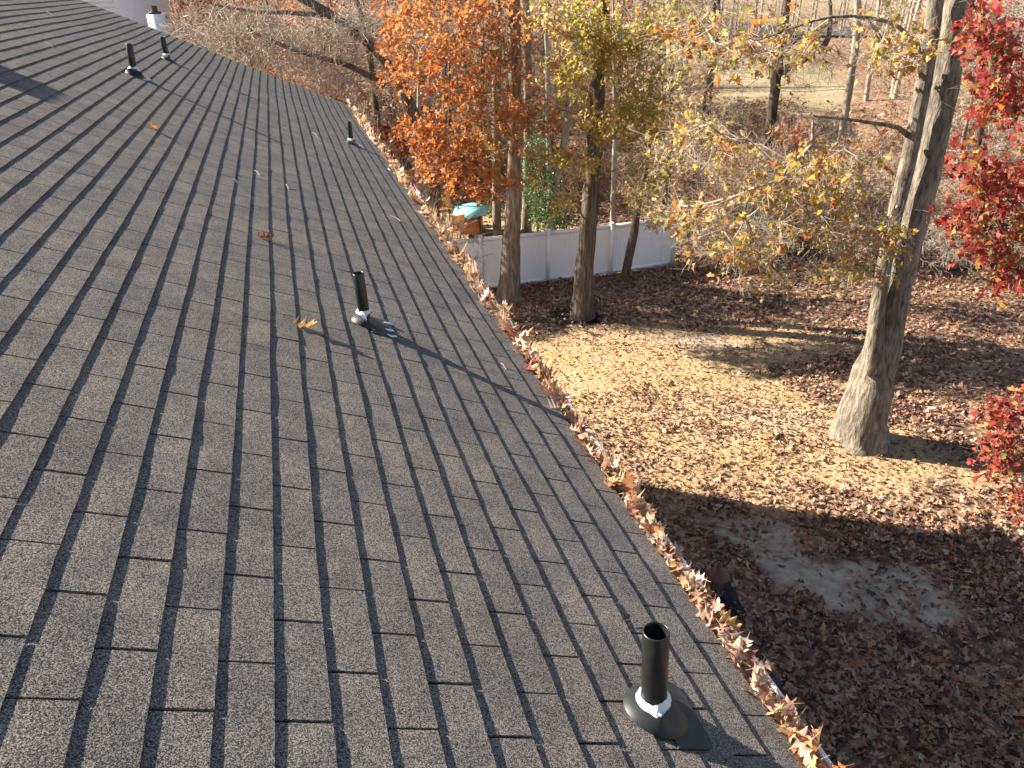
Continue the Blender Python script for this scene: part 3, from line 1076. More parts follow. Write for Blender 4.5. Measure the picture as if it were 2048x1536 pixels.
tx, ty_ = on_ground(944, 474)[:2]
tab = tag(empty('patio_table', (tx, ty_, gheight(tx, ty_)), -.30), 'bar height patio table with turquoise top and red brown cabinet beyond the fence', 'table')
g = Geo()
th = np.linspace(0, 2 * math.pi, 6, endpoint=False) + .52
hx = np.stack([.78 * np.cos(th), 1.15 * np.sin(th)], 1)
g.add([[x, y, z] for z in (.99, 1.04) for x, y in hx], [[0, 1, 2], [0, 2, 3], [0, 3, 4], [0, 4, 5], [6, 7, 8], [6, 8, 9], [6, 9, 10], [6, 10, 11]] + [[q, (q + 1) % 6, (q + 1) % 6 + 6] for q in range(6)] + [[q, (q + 1) % 6 + 6, q + 6] for q in range(6)])
g.obj('table_top', M['turq'], tab)
g = Geo()
g.box((0, 0, .95), (.86, 1.2, .07))
g.obj('apron', M['steel'], tab)
for cx_, cy_, wx, wy in ((0, -.55, .80, .03), (0, .55, .80, .03), (-.40, 0, .03, 1.06), (.40, 0, .03, 1.06)):
    g = Geo()
    g.box((cx_, cy_, .54), (wx, wy, .74))
    g.obj('cabinet_panel', M['cabinet'], tab)
for cx_ in (-.40, .40):
    for cy_ in (-.57, .57):
        g = Geo()
        g.box((cx_, cy_, .46), (.05, .05, .94))
        g.obj('leg', M['steel'], tab)
p = on_ground(911, 497)
bar_chair('tan sling bar chair with its back to the gutter in front of the turquoise table', p[0], p[1], .35)
p = on_ground(884, 462)
bar_chair('tan sling bar chair left of the turquoise table, farthest to the left', p[0], p[1], -1.2)
p = on_ground(908, 455)
bar_chair('tan bar chair half hidden by orange leaves behind the turquoise table', p[0], p[1], -2.4)
p = on_ground(985, 474)
g = Geo()
dk = tag(empty('wooden_platform', (p[0], p[1], 0)), 'low weathered wooden platform right of the turquoise table', 'platform')
R_ = np.array([[math.cos(.3), -math.sin(.3), 0], [math.sin(.3), math.cos(.3), 0], [0, 0, 1]])
for q in range(9):
    g = Geo()
    g.box(np.array([-.62 + .155 * q, 0, .16]) @ R_.T, (.14, 1.3, .03), R_)
    g.obj('plank', M['wood'], dk)
for y in (-.5, .5):
    g = Geo()
    g.box(np.array([0, y, .06]) @ R_.T, (1.3, .08, .17), R_)
    g.obj('joist', M['wood'], dk)

# ------------------------------------------------------------------ lantern and black panel beside the house
lp = on_ground(1428, 1206)
lan = tag(empty('garden_lantern', (lp[0], lp[1], 0)), 'rust brown pagoda garden lantern in the shade below the gutter', 'lantern')
g = Geo()
g.lathe([(.001, .0), (.13, .0), (.135, .03), (.10, .05), (.085, .14), (.095, .16), (.125, .17), (.13, .185), (.115, .20), (.001, .20)], (0, 0, 0), 24)
g.obj('base', M['terracotta'], lan, smooth=False)
g = Geo()
g.lathe([(.10, .20), (.10, .43)], (0, 0, 0), 20)
g.obj('glass', M['lampglass'], lan)
for q in range(6):
    g = Geo()
    an = q * math.pi / 3
    g.box((.108 * math.cos(an), .108 * math.sin(an), .315), (.022, .022, .235))
    g.obj('bar', M['terracotta'], lan)
g = Geo()
g.lathe([(.001, .43), (.20, .43), (.215, .442), (.205, .458), (.15, .50), (.09, .535), (.05, .55), (.045, .575), (.028, .585), (.035, .61), (.02, .64), (.001, .65)], (0, 0, 0), 28)
g.obj('lid', M['terracotta'], lan, smooth=False)
lan.scale = (.92, .92, 1.34)
q0, q1, q2, q3 = [on_ground(*p_) for p_ in ((1436, 1168), (1452, 1163), (1493, 1238), (1440, 1240))]
g = Geo()
V = np.array([[p_[0], p_[1], z] for z in (.02, .10) for p_ in (q0, q1, q2, q3)])
g.add(V, [[0, 1, 2, 3], [4, 5, 6, 7], [0, 1, 5, 4], [1, 2, 6, 5], [2, 3, 7, 6], [3, 0, 4, 7]])
tag(g.obj('ground_panel', M['blackmat'], origin=(q3[0], q3[1], 0)), 'flat black panel lying on the ground beside the brown lantern', 'panel')

# ------------------------------------------------------------------ neighbours at the top left
c0 = at(232, 20, 44)
c1 = at(60, 20, 44)
nb_ = tag(empty('neighbour_house', (c0[0], c0[1], 0)), 'white sided neighbour house at the top left beyond the roof', 'house')
NO = np.array([c0[0], c0[1], 0])
dv = unit((c1 - c0)[None] * [1, 1, 0])[0]
nv = np.array([-dv[1], dv[0], 0])
if nv[1] < 0:
    nv = -nv
h_ = 9.6
pts = [NO, NO + dv * 9, NO + dv * 9 + nv * 7, NO + nv * 7]
g = Geo()
g.add([list(p_[:2]) + [z] for z in (0, h_) for p_ in pts], [[0, 1, 5, 4], [1, 2, 6, 5], [2, 3, 7, 6], [3, 0, 4, 7]])
g.obj('wall', M['whitewall'], nb_, origin=NO)
g = Geo()
ra, rb = NO + dv * -.4 + nv * 3.5 + [0, 0, h_ + 2.2], NO + dv * 9.4 + nv * 3.5 + [0, 0, h_ + 2.2]
e = [NO + dv * -.4 - nv * .4, NO + dv * 9.4 - nv * .4, NO + dv * 9.4 + nv * 7.4, NO + dv * -.4 + nv * 7.4]
e = [p_ + np.array([0, 0, h_ - .1]) for p_ in e]
g.add([e[0], e[1], rb, ra, e[2], e[3]], [[0, 1, 2, 3], [4, 5, 3, 2]])
g.obj('roof', M['darkcap'], nb_, origin=NO)
g = Geo()
for q in range(40):
    z = h_ * (q + .5) / 40
    c = NO + dv * 4.5 - nv * .012
    R_ = np.stack([dv, nv, [0, 0, 1]], 1)
    g.box(c + [0, 0, z], (9.0, .02, h_ / 40 - .02), R_)
g.obj('siding', M['whitewall'], nb_, origin=NO)
o = nb_.children[-1]
o['kind'] = 'stuff'
ch = at(314, 45, 40)
ct = at(314, 28, 40)
chim = tag(empty('chimney', (ch[0], ch[1], 0)), 'narrow white clad chimney with dark cap just beyond the roof edge', 'chimney')
g = Geo()
g.box((0, 0, ct[2] / 2), (.72, .6, ct[2]))
g.obj('chase', M['whitewall'], chim)
g = Geo()
g.box((0, 0, ct[2] + .05), (.5, .45, .1))
g.tube([[0, 0, ct[2] + .1], [0, 0, ct[2] + .35]], .14, 10)
g.obj('cap', M['darkcap'], chim)


# ------------------------------------------------------------------ trees
def path_of(pts, step=.35, wob=.02, rg=rng):
    """smooth polyline through points, with radius as 4th value"""
    pts = np.asarray(pts, float)
    seg = np.linalg.norm(np.diff(pts[:, :3], axis=0), axis=1)
    c = np.concatenate([[0], seg.cumsum()])
    n = max(3, int(c[-1] / step))
    f = np.linspace(0, c[-1], n)
    out = np.stack([np.interp(f, c, pts[:, q]) for q in range(4)], 1)
    for _ in range(2):
        out[1:-1] = .25 * out[:-2] + .5 * out[1:-1] + .25 * out[2:]
    out[1:-1, :2] += rg.normal(0, wob, (n - 2, 2)) * out[1:-1, 3:4] * 2
    return out


class Skeleton:
    def __init__(self, cap=9000):
        self.P = np.zeros((cap, 3))
        self.par = np.full(cap, -1)
        self.pl = np.zeros(cap)
        self.fix = np.zeros(cap)
        self.n = 0
        self.tips = []

    def node(self, p, par, fix=0.0):
        i = self.n
        self.P[i] = p
        self.par[i] = par
        self.fix[i] = fix
        self.pl[i] = 0 if par < 0 or fix else self.pl[par] + np.linalg.norm(p - self.P[par])
        self.n += 1
        return i

    def trunk(self, path, start=-1):
        last = start
        for row in path:
            last = self.node(row[:3], last, row[3])

    def grow(self, targets, rg, w=.35, step=.4, wob=.10, arch=.07, minz=None):
        P0 = self.P[:self.n]
        d0 = np.array([np.linalg.norm(P0 - q, axis=1).min() for q in targets])
        for q in targets[np.argsort(d0)]:
            if self.n > len(self.P) - 40:
                break
            P = self.P[:self.n]
            d = np.linalg.norm(P - q, axis=1)
            cost = d + w * self.pl[:self.n] + .5 * np.clip(P[:, 2] - q[2] - .3, 0, 9)
            if minz is not None:
                cost = cost + 50 * (P[:, 2] < minz)
            i = int(np.argmin(cost))
            L = d[i]
            ns = max(1, int(L / step))
            o = rg.normal(0, wob * L, 3)
            o[2] += arch * L
            last = i
            p0 = P[i].copy()
            for s in range(1, ns + 1):
                f = s / ns
                p = p0 + (q - p0) * f + o * math.sin(math.pi * f) + (rg.normal(0, .03 * step, 3) if s < ns else 0)
                last = self.node(p, last)
            self.tips.append(last)

    def radii(self, r0=.006, ex=2.3):
        acc = np.zeros(self.n)
        for i in range(self.n - 1, -1, -1):
            a = max(acc[i], r0 ** ex)
            acc[i] = a
            p = self.par[i]
            if p >= 0:
                acc[p] += a
        r = acc ** (1 / ex)
        f = self.fix[:self.n]
        return np.where(f > 0, f, r)

    def tubes(self, geo, r, lim=.35, kmax=7):
        kids = [[] for _ in range(self.n)]
        for i in range(self.n):
            if self.par[i] >= 0 and not self.fix[i]:
                kids[self.par[i]].append(i)
        starts = [(p, c) for p in range(self.n) for c in kids[p] if self.fix[p]]
        while starts:
            p, c = starts.pop()
            idx = [p, c]
            while kids[idx[-1]]:
                ks = sorted(kids[idx[-1]], key=lambda q: -r[q])
                for q in ks[1:]:
                    starts.append((idx[-1], q))
                idx.append(ks[0])
            rr = r[idx].copy()
            rr[0] = min(rr[0], rr[1] * 1.25)
            rr[-1] *= .45
            rm = rr[1]
            k = 3 if rm < .012 else (5 if rm < .04 else kmax)
            geo.tube(self.P[idx], np.minimum(rr, lim), k, cap=False)


def twigs(geo, P, D, L, r, rg=rng):
    """tapered three sided twiglets"""
    n = len(P)
    if n == 0:
        return
    D = unit(D)
    ref = np.where(np.abs(D[:, 2:3]) < .9, np.array([[0, 0, 1.]]), np.array([[1., 0, 0]]))
    u = unit(np.cross(D, ref))
    w = np.cross(D, u)
    L = np.broadcast_to(L, (n,))[:, None]
    bend = rg.normal(0, .18, (n, 3)) * L
    mid = P + D * L * .5 + bend
    tip = P + D * L
    an = np.array([0, 2.09, 4.19])
    ringo = lambda c, rr: c[:, None] + rr * (np.cos(an)[None, :, None] * u[:, None] + np.sin(an)[None, :, None] * w[:, None])
    V = np.concatenate([ringo(P, r), ringo(mid, r * .7), tip[:, None]], 1)
    F = np.array([[0, 1, 4], [0, 4, 3], [1, 2, 5], [1, 5, 4], [2, 0, 3], [2, 3, 5], [3, 4, 6], [4, 5, 6], [5, 3, 6]])
    geo.add(V.reshape(-1, 3), (F[None] + (np.arange(n) * 7)[:, None, None]).reshape(-1, 3))


def trunk_mesh(geo, path, k=22, ridge=.05, seed=0.0):
    th = np.linspace(0, 2 * math.pi, k, endpoint=False)
    c = np.concatenate([[0], np.linalg.norm(np.diff(path[:, :3], axis=0), axis=1).cumsum()])
    T_, Z_ = np.meshgrid(th, c)
    circ = np.cos(T_) * 3.2, np.sin(T_) * 3.2
    nz = 1 + ridge * 1.2 * vnoise(circ[0] + seed, circ[1], Z_ * .5) + ridge * vnoise(circ[0] * 2.7 + seed, circ[1] * 2.7, Z_ * 1.3) + ridge * .6 * vnoise(T_ * 3.3, Z_ * 4 + seed)
    if path[0, 3] > .2:
        nz = nz + .13 * np.cos(5 * T_ + seed) * np.exp(-Z_ / .45) + .10 * np.exp(-Z_ / .22) * (1 + vnoise(circ[0], circ[1] + seed))
    geo.tube(path[:, :3], path[:, 3], k, cap=False, noise=nz)


def blob_points(blobs, n, rg):
    """points in a union of soft ellipsoids: (px, py, rx, ry, D, rD, weight)"""
    w = np.array([b[2] * b[3] * (b[6] if len(b) > 6 else 1.) for b in blobs], float)
    w /= w.sum()
    out = []
    for q in rg.choice(len(blobs), n, p=w):
        px, py, rx, ry, D, rD = blobs[q][:6]
        v = unit(rg.normal(size=(1, 3)))[0] * rg.random() ** .45
        out.append(at(px + v[0] * rx, py + v[1] * ry, D + v[2] * rD))
    return np.array(out)


def leafy(geo, tips, dirs, per, spread, size, rg, tintf, droop=.35, tmpl=T_LO):
    n = len(tips)
    k = rg.poisson(per, n)
    idx = np.repeat(np.arange(n), k)
    m_ = len(idx)
    base = tips[idx] + rg.normal(0, spread, (m_, 3))
    d = unit(dirs[idx] * .5 + rand_dirs(m_, rg))
    d[:, 2] -= droop
    nr = rand_dirs(m_, rg) * .9 + np.array([[-.25, .1, .75]])
    L = size * rg.uniform(.65, 1.2, m_)
    scatter_leaves(geo, base, d, nr, L, tintf(base, rg), tmpl, .4, rg)


def make_tree(name, label, cat, trunks, targets, seed, barkm, twigm, leafm=None, per=7, spread=.09, lsize=.16, group=None, tintf=None, step=.4, minz=None, extra=3, twl=.35, base=None, r0=.006, ridge=.05, droop=.35, w=.35, lim=.35):
    rg = np.random.default_rng(seed)
    b0 = np.asarray(trunks[0][0][:3]) if base is None else np.asarray(base)
    root = tag(empty(name, b0), label, cat, group)
    sk = Skeleton()
    tg = Geo()
    for q, tr in enumerate(trunks):
        p = path_of(tr, .3, rg=rg)
        sk.trunk(p)
        trunk_mesh(tg, p, 22 if p[0, 3] > .12 else 9, ridge, seed * 1.7 + q)
    tg.obj('trunk', barkm, root, smooth=True, origin=b0)
    sk.grow(np.asarray(targets), rg, w=w, step=step, minz=minz)
    r = sk.radii(r0)
    bgm = Geo()
    sk.tubes(bgm, r, lim)
    tips = np.array(sk.tips)
    tp = sk.P[tips]
    td = unit(sk.P[tips] - sk.P[sk.par[tips]])
    if extra:
        fr = np.nonzero(sk.fix[:sk.n] == 0)[0]
        pick = np.concatenate([np.repeat(tips, extra), rg.choice(fr, len(tips) * extra)])
        dd = unit(sk.P[pick] - sk.P[sk.par[pick]]) + rg.normal(0, .7, (len(pick), 3))
        twigs(bgm, sk.P[pick], dd, twl * rg.uniform(.4, 1.2, len(pick)), r0 * .75, rg)
    bgm.obj('branches', twigm, root, smooth=True, origin=b0)
    if leafm:
        lg = Geo()
        if tintf is None:
            tintf = lambda P, rg: rg.random(len(P))
        leafy(lg, tp, td, per, spread, lsize, rg, tintf, droop)
        o = lg.obj('foliage', leafm, root, origin=b0)
        o['kind'] = 'stuff'
    return root


def trunk_px(base_px, rows, D=None):
    """trunk rows (px, py, width px) standing on the ground at base_px"""
    b = on_ground(*base_px)
    D = depth_of(b[0], b[1]) if D is None else D
    out = []
    for px, py, wpx in rows:
        p = at(px, py, D)
        out.append((*p, wpx / 2 * np.linalg.norm(p - CAM) / 1540.0))
    return out, D


def tint_mix(zero, span, sc=.5, sd=0.0):
    """leaf hue that changes slowly through the crown"""
    def f(P, rg):
        a = zero + span * (.5 + .5 * vnoise(P[:, 0] * sc + sd, P[:, 1] * sc, P[:, 2] * sc)) + rg.normal(0, .10, len(P))
        return np.clip(a, 0, .995)
    return f


# left of the two big trunks in front of the fence: orange and red oak
tr, D1 = trunk_px((1018, 602), [(1018, 612, 54), (1019, 590, 45), (1020, 540, 40), (1023, 470, 33), (1027, 400, 28), (1030, 280, 25), (1030, 150, 24), (1028, 60, 25), (1024, -60, 24), (1020, -200, 21)])
bl = [(880, 80, 130, 100, D1 - 1.5, 1.6), (805, 120, 60, 85, D1 - 1, 1.4), (850, 260, 60, 40, D1 - 2, 1.), (950, 190, 120, 100, D1 - 1.8, 1.5), (880, 315, 90, 50, D1 - 2.2, 1.2, 1.3), (960, 365, 85, 34, D1 - 2.4, 1.0, 1.5), (1050, 230, 80, 80, D1 - 2, 1.2), (850, 10, 110, 60, D1, 1.6), (1000, 50, 90, 80, D1 - 1, 1.5), (960, 290, 90, 60, D1 - 2, 1.2), (1090, 330, 50, 50, D1 - 2.4, .8, .7)]
make_tree('oak_tree', 'oak with grey plated trunk and orange red leaves, nearest the gutter, before the fence', 'tree', [tr], blob_points(bl, 620, np.random.default_rng(21)), 21, M['bark1'], M['twigd'], M['leaf_orange'], 8.5, .10, .165, tintf=lambda P, rg: np.clip(.30 * rg.random(len(P)) + .62 * np.clip(.35 + .5 * vnoise(P[:, 0] * .55, P[:, 1] * .55, P[:, 2] * .55) + .10 * (P[:, 0] - 4.6), 0, 1), 0, .99), minz=3.0)

# right of them: darker furrowed bark, yellow green and orange leaves
tr, D2 = trunk_px((1165, 632), [(1165, 642, 52), (1165, 622, 45), (1166, 570, 38), (1172, 500, 34), (1180, 420, 32), (1186, 330, 30), (1192, 220, 28), (1200, 100, 27), (1206, 0, 26), (1212, -150, 22)])
bl = [(1180, 60, 90, 70, D2 - 1.2, 1.3), (1130, 150, 60, 60, D2 - 1.5, 1.), (1255, 110, 80, 80, D2 - 1.2, 1.2), (1205, 240, 70, 55, D2 - 1.6, 1.), (1290, 230, 70, 80, D2 - 1, 1.2), (1160, 320, 60, 40, D2 - 1.6, .9, .8), (1320, 50, 60, 60, D2 - .5, 1.2), (1290, 340, 60, 50, D2 - .8, 1., .8), (1130, 400, 30, 30, D2 - 1.4, .5, .8), (1090, 40, 60, 50, D2 - 1, 1., .8)]
make_tree('oak_tree', 'oak with dark furrowed trunk on black mulch and yellow orange leaves, before the fence', 'tree', [tr], blob_points(bl, 400, np.random.default_rng(22)), 22, M['bark2'], M['twigd'], M['leaf_yellow'], 9, .10, .165, tintf=tint_mix(-.15, .6, .7, 4.), minz=3.0, ridge=.07)

# thin leaning sapling by the fence
tr, D3 = trunk_px((1250, 566), [(1248, 572, 20), (1252, 540, 17), (1260, 500, 17), (1270, 462, 16), (1272, 430, 14), (1282, 380, 11), (1296, 330, 9), (1300, 260, 8), (1310, 180, 6)])
bl = [(1290, 430, 50, 25, D3 - .8, .8), (1320, 380, 60, 50, D3 - .5, 1.), (1250, 400, 40, 30, D3 - .5, .6), (1340, 300, 60, 60, D3, 1.), (1330, 450, 60, 30, D3 - 1, .6), (1330, 200, 60, 70, D3, 1., .9), (1400, 250, 80, 70, D3 - 1, 1.2, .9), (1390, 120, 70, 80, D3, 1.2, .8), (1450, 330, 80, 50, D3 - 1.5, 1., .8)]
make_tree('sapling', 'thin leaning sapling with pale twigs against the right half of the white fence', 'tree', [tr], blob_points(bl, 330, np.random.default_rng(23)), 23, M['bark2'], M['twig'], M['leaf_yellow'], 4, .09, .16, tintf=tint_mix(.0, .75, .9, 2.), twl=.5, extra=4)

# big double trunk on the lawn
tr, D4 = trunk_px((1722, 884), [(1715, 894, 112), (1718, 876, 94), (1724, 840, 86), (1738, 775, 80), (1752, 735, 70), (1768, 690, 60), (1786, 622, 49), (1810, 504, 49), (1834, 410, 48), (1857, 335, 44), (1890, 170, 44), (1918, 0, 45), (1946, -150, 40)])
tr2, _ = trunk_px((1722, 884), [(1745, 740, 40), (1749, 690, 32), (1752, 640, 27), (1760, 580, 25), (1772, 504, 24), (1796, 400, 26), (1814, 335, 27), (1848, 170, 25), (1872, 0, 26), (1895, -180, 24)], D4 - .22)
br = []
for rows in ([(1826, 290, 11), (1806, 262, 9), (1775, 238, 8), (1740, 246, 7), (1700, 238, 6), (1650, 222, 5), (1600, 226, 4), (1560, 216, 3)], [(1850, 130, 10), (1830, 96, 8), (1795, 62, 7), (1760, 40, 6), (1700, 34, 6), (1640, 24, 5), (1560, 35, 4), (1500, 62, 3), (1440, 74, 2)]):
    a_, _ = trunk_px((1722, 884), rows, D4 - .1)
    a_ = [(p[0], p[1] - .14 * n, p[2], p[3]) for n, p in enumerate(a_)]
    br.append(a_)
bl = [(1480, 480, 130, 55, D4 - 1., 1.1), (1640, 450, 110, 55, D4 - 1.4, 1.), (1390, 430, 90, 40, D4 - .3, 1.), (1770, 470, 60, 40, D4 - 1.5, .8), (1600, 370, 150, 55, D4 - 1, 1.1), (1430, 290, 140, 60, D4, 1.2, .8), (1520, 90, 150, 80, D4 - .8, 1.3, .5), (1790, 100, 90, 80, D4 - 1, 1., .6), (1690, 540, 110, 35, D4 - 1.6, .7, .8), (1380, 60, 90, 60, D4, 1., .7), (1700, 330, 110, 60, D4 - 1.4, 1., .6), (1560, 560, 90, 40, D4 - 1.2, .6, .7)]
make_tree('oak_tree', 'big oak on the lawn whose pale trunk flares at the base and splits in two', 'tree', [tr, tr2] + br, blob_points(bl, 600, np.random.default_rng(24)), 24, M['bark4'], M['twig'], M['leaf_yellow'], 3.6, .09, .165, tintf=lambda P, rg: np.clip(rg.choice([.06, .2, .36, .44, .5, .6, .66, .78, .82, .86, .95], len(P)) + rg.normal(0, .03, len(P)), 0, .99), minz=2.6, base=(*on_ground(1722, 884)[:2], 0), twl=.5, extra=3, w=.25)

# crimson oak just outside the right of the picture, its boughs reach in
Dr = 8.4
bx = at(2330, 1200, Dr + .8)
tr = [(bx[0], bx[1], -.1, .17), (bx[0], bx[1], 2., .14), (bx[0] + .05, bx[1] - .05, 5, .11), (bx[0] - .05, bx[1], 8, .07), (bx[0], bx[1], 10, .03)]
bl = [(1975, 60, 80, 60, Dr, .7), (2000, 180, 70, 80, Dr, .7), (1945, 330, 60, 45, Dr, .6), (2010, 380, 60, 90, Dr, .7), (1910, 430, 45, 35, Dr, .5), (1975, 480, 70, 50, Dr, .6), (2020, 560, 45, 40, Dr, .5), (2100, 300, 60, 250, Dr + .3, .8, .6), (2015, 850, 40, 85, Dr, .4, 1.2), (1995, 930, 40, 50, Dr, .4, 1.2), (2040, 1000, 30, 35, Dr, .3), (2100, 850, 50, 120, Dr + .2, .5, .6)]
RB = (bx[0], bx[1], 0)
rg5 = np.random.default_rng(25)
red = make_tree('oak_tree', 'crimson leaved oak whose boughs reach in from the right edge', 'tree', [tr], blob_points(bl, 330, rg5), 25, M['bark1'], M['twigd'], None, base=RB, twl=.3, extra=2, r0=.004, minz=1.0)
# its largest leaves one by one, the rest as one mass
sel = blob_points(bl, 300, rg5)
rp = []
for q in range(8):
    rgq = np.random.default_rng(300 + q)
    rp.append(curled_leaf_mesh('leaf', M['leaf_red'], rgq.normal(0, .9), rgq.normal(0, .6), rgq.normal(0, .3), 500 + q))
sel = sel[np.argsort(sel @ r_)][:260]
for q, p in enumerate(sel):
    o = bpy.data.objects.new('leaf', rp[q % 8])
    COL.objects.link(o)
    o.parent = red
    o.location = p - np.array(RB)
    o.rotation_euler = (rg5.normal(0, .7), rg5.normal(.4, .6), rg5.uniform(0, 6.28))
    L = rg5.uniform(.10, .17)
    o.scale = (L, L, L)
lg = Geo()
tp = blob_points(bl, 330, np.random.default_rng(25))
leafy(lg, tp, rand_dirs(len(tp)), 6.5, .08, .125, rg5, lambda P, rg: np.clip(rg.beta(1.5, 2.2, len(P)), 0, .99))
o = lg.obj('foliage', M['leaf_red'], red, origin=RB)
o['kind'] = 'stuff'

# pale forked tree and other trunks beyond the fence
tr, D6 = trunk_px((1100, 472), [(1100, 478, 22), (1100, 440, 20), (1101, 400, 20), (1104, 376, 20)])
s1, _ = trunk_px((0, 0), [(1103, 380, 15), (1098, 340, 12), (1096, 250, 11), (1095, 120, 9), (1090, 0, 8), (1088, -100, 6)], D6)
s2, _ = trunk_px((0, 0), [(1106, 380, 16), (1118, 340, 15), (1130, 280, 14), (1140, 180, 13), (1152, 60, 12), (1165, -80, 9)], D6)
make_tree('forked_tree', 'smooth pale tree forked into two stems beside the green holly beyond the fence', 'tree', [tr, s1, s2], blob_points([(1110, 30, 80, 60, D6, 2.), (1090, 160, 60, 70, D6, 1.5)], 60, np.random.default_rng(31)), 31, M['barkp'], M['twig'], M['leaf_orange'], 2, .1, .14, twl=.6, ridge=.02)
tr, D7 = trunk_px((1052, 468), [(1052, 472, 20), (1053, 420, 18), (1056, 300, 17), (1056, 150, 16), (1050, 0, 15), (1046, -100, 12)])
make_tree('pale_tree', 'straight pale trunk standing close behind the left big oak', 'tree', [tr], blob_points([(1060, 40, 80, 60, D7, 2.)], 40, np.random.default_rng(32)), 32, M['bark4'], M['twig'], M['leaf_tan'], 2, .1, .14, twl=.6)
tr, D8 = trunk_px((1226, 452), [(1226, 456, 11), (1225, 420, 10), (1227, 370, 9), (1230, 260, 8), (1228, 100, 6), (1226, 0, 4)])
make_tree('slim_tree', 'slim yellowish pole of a tree rising behind the fence top', 'tree', [tr], blob_points([(1230, 80, 60, 60, D8, 1.5)], 40, np.random.default_rng(33)), 33, M['barkp'], M['twig'], M['leaf_tan'], 2, .1, .14, twl=.5)
tr, D9 = trunk_px((990, 330), [(990, 340, 17), (992, 250, 17), (994, 120, 16), (996, 0, 16), (998, -80, 14)], 30)
tr[0] = (tr[0][0], tr[0][1], -.1, tr[0][3])
make_tree('pale_tree', 'tall pale trunk rising behind the orange leaves left of the grey oak', 'tree', [tr], blob_points([(960, 40, 90, 60, 30, 2.)], 60, np.random.default_rng(34)), 34, M['bark4'], M['twig'], M['leaf_tan'], 3, .1, .15, twl=.6)

# dark crooked tree before the pale field
tr, D10 = trunk_px((1545, 214), [(1546, 216, 17), (1550, 180, 17), (1553, 140, 19), (1560, 100, 20), (1566, 60, 16), (1574, 0, 13), (1580, -60, 10)], 40)
tr[0] = (*tr[0][:2], 0, tr[0][3])
e1, _ = trunk_px((0, 0), [(1560, 145, 13), (1590, 130, 12), (1625, 112, 11), (1650, 95, 10), (1660, 70, 9), (1662, 40, 7), (1660, 0, 5)], 40)
e2, _ = trunk_px((0, 0), [(1562, 110, 8), (1590, 80, 7), (1625, 60, 6), (1660, 50, 5), (1700, 30, 3)], 40)
e3, _ = trunk_px((0, 0), [(1600, 195, 7), (1605, 180, 8), (1630, 150, 8), (1660, 140, 7), (1690, 145, 5)], 39)
make_tree('crooked_tree', 'dark crooked leaning tree with bent limbs before the pale field', 'tree', [tr, e1, e2], blob_points([(1600, 100, 90, 80, 40, 2.), (1680, 110, 60, 50, 40, 2.)], 160, np.random.default_rng(35)), 35, M['barkd'], M['twigd'], None, twl=.8, r0=.008)
for q, (rows, lab, Dq, tm) in enumerate([
    ([(1416, 182, 17), (1420, 150, 15), (1428, 100, 14), (1432, 40, 13), (1436, -60, 11)], 'dark upright trunk left of the crooked tree before the pale field', 42, 'barkd'),
    ([(1708, 150, 13), (1710, 100, 12), (1716, 40, 12), (1716, -40, 11)], 'grey upright trunk right of the crooked tree', 38, 'barkp'),
    ([(896, 372, 7), (896, 340, 7), (897, 300, 7), (899, 240, 6), (900, 100, 5)], 'thin dark trunk above the patio chairs', 34, 'barkd'),
    ([(838, 396, 9), (837, 370, 9), (835, 330, 9), (836, 260, 8), (840, 100, 7)], 'pale thin trunk beside the far gutter above the patio chairs', 32, 'barkp'),
    ([(1335, 330, 14), (1345, 250, 13), (1340, 150, 12), (1350, 0, 11)], 'dark trunk in the brush behind the sapling', 30, 'barkd'),
    ([(1985, 200, 14), (1990, 120, 13), (1994, 0, 12)], 'dark trunk among the crimson leaves at upper right', 30, 'barkd'),
    ([(758, 268, 14), (752, 220, 13), (745, 150, 12), (730, 60, 11), (700, -40, 9)], 'black leaning trunk just past the far roof corner', 36, 'barkd')]):
    tr, _ = trunk_px((0, 0), rows, Dq)
    tr[0] = (*tr[0][:2], min(0., tr[0][2]), tr[0][3])
    px, py = rows[-1][:2]
    make_tree('woodland_tree', lab, 'tree', [tr], blob_points([(px, 60, 100, 70, Dq, 2.5), (px, 0, 120, 60, Dq, 2.5)], 110, np.random.default_rng(60 + q)), 60 + q, M[tm], M['twig'], M['leaf_tan'], 1.2, .1, .15, twl=.8, r0=.007)

# long bare limbs sweeping in above the roof end
tr, DL = trunk_px((0, 0), [(850, 300, 22), (825, 215, 20), (790, 150, 18), (762, 110, 17), (720, 70, 16), (660, 28, 16), (610, 0, 15), (560, -30, 12)], 27)
tr = [(tr[0][0] + .3, tr[0][1], 0, tr[0][3] * 1.1)] + tr
l2, _ = trunk_px((0, 0), [(655, 28, 10), (620, 30, 9), (570, 22, 8), (530, 28, 7), (480, 18, 5), (430, 10, 3)], 27)
l3, _ = trunk_px((0, 0), [(770, 170, 12), (700, 130, 10), (620, 110, 9), (560, 90, 7), (500, 60, 5)], 26.5)
make_tree('bare_tree', 'leaning bare tree with long limbs sweeping left over the far roof edge', 'tree', [tr, l2, l3], blob_points([(560, 90, 180, 80, 27, 2.5), (680, 150, 90, 70, 27, 2.), (430, 60, 120, 50, 27, 2.5), (700, 60, 90, 60, 27, 2.)], 520, np.random.default_rng(36)), 36, M['bark2'], M['twig'], None, twl=.8, r0=.012, extra=4)

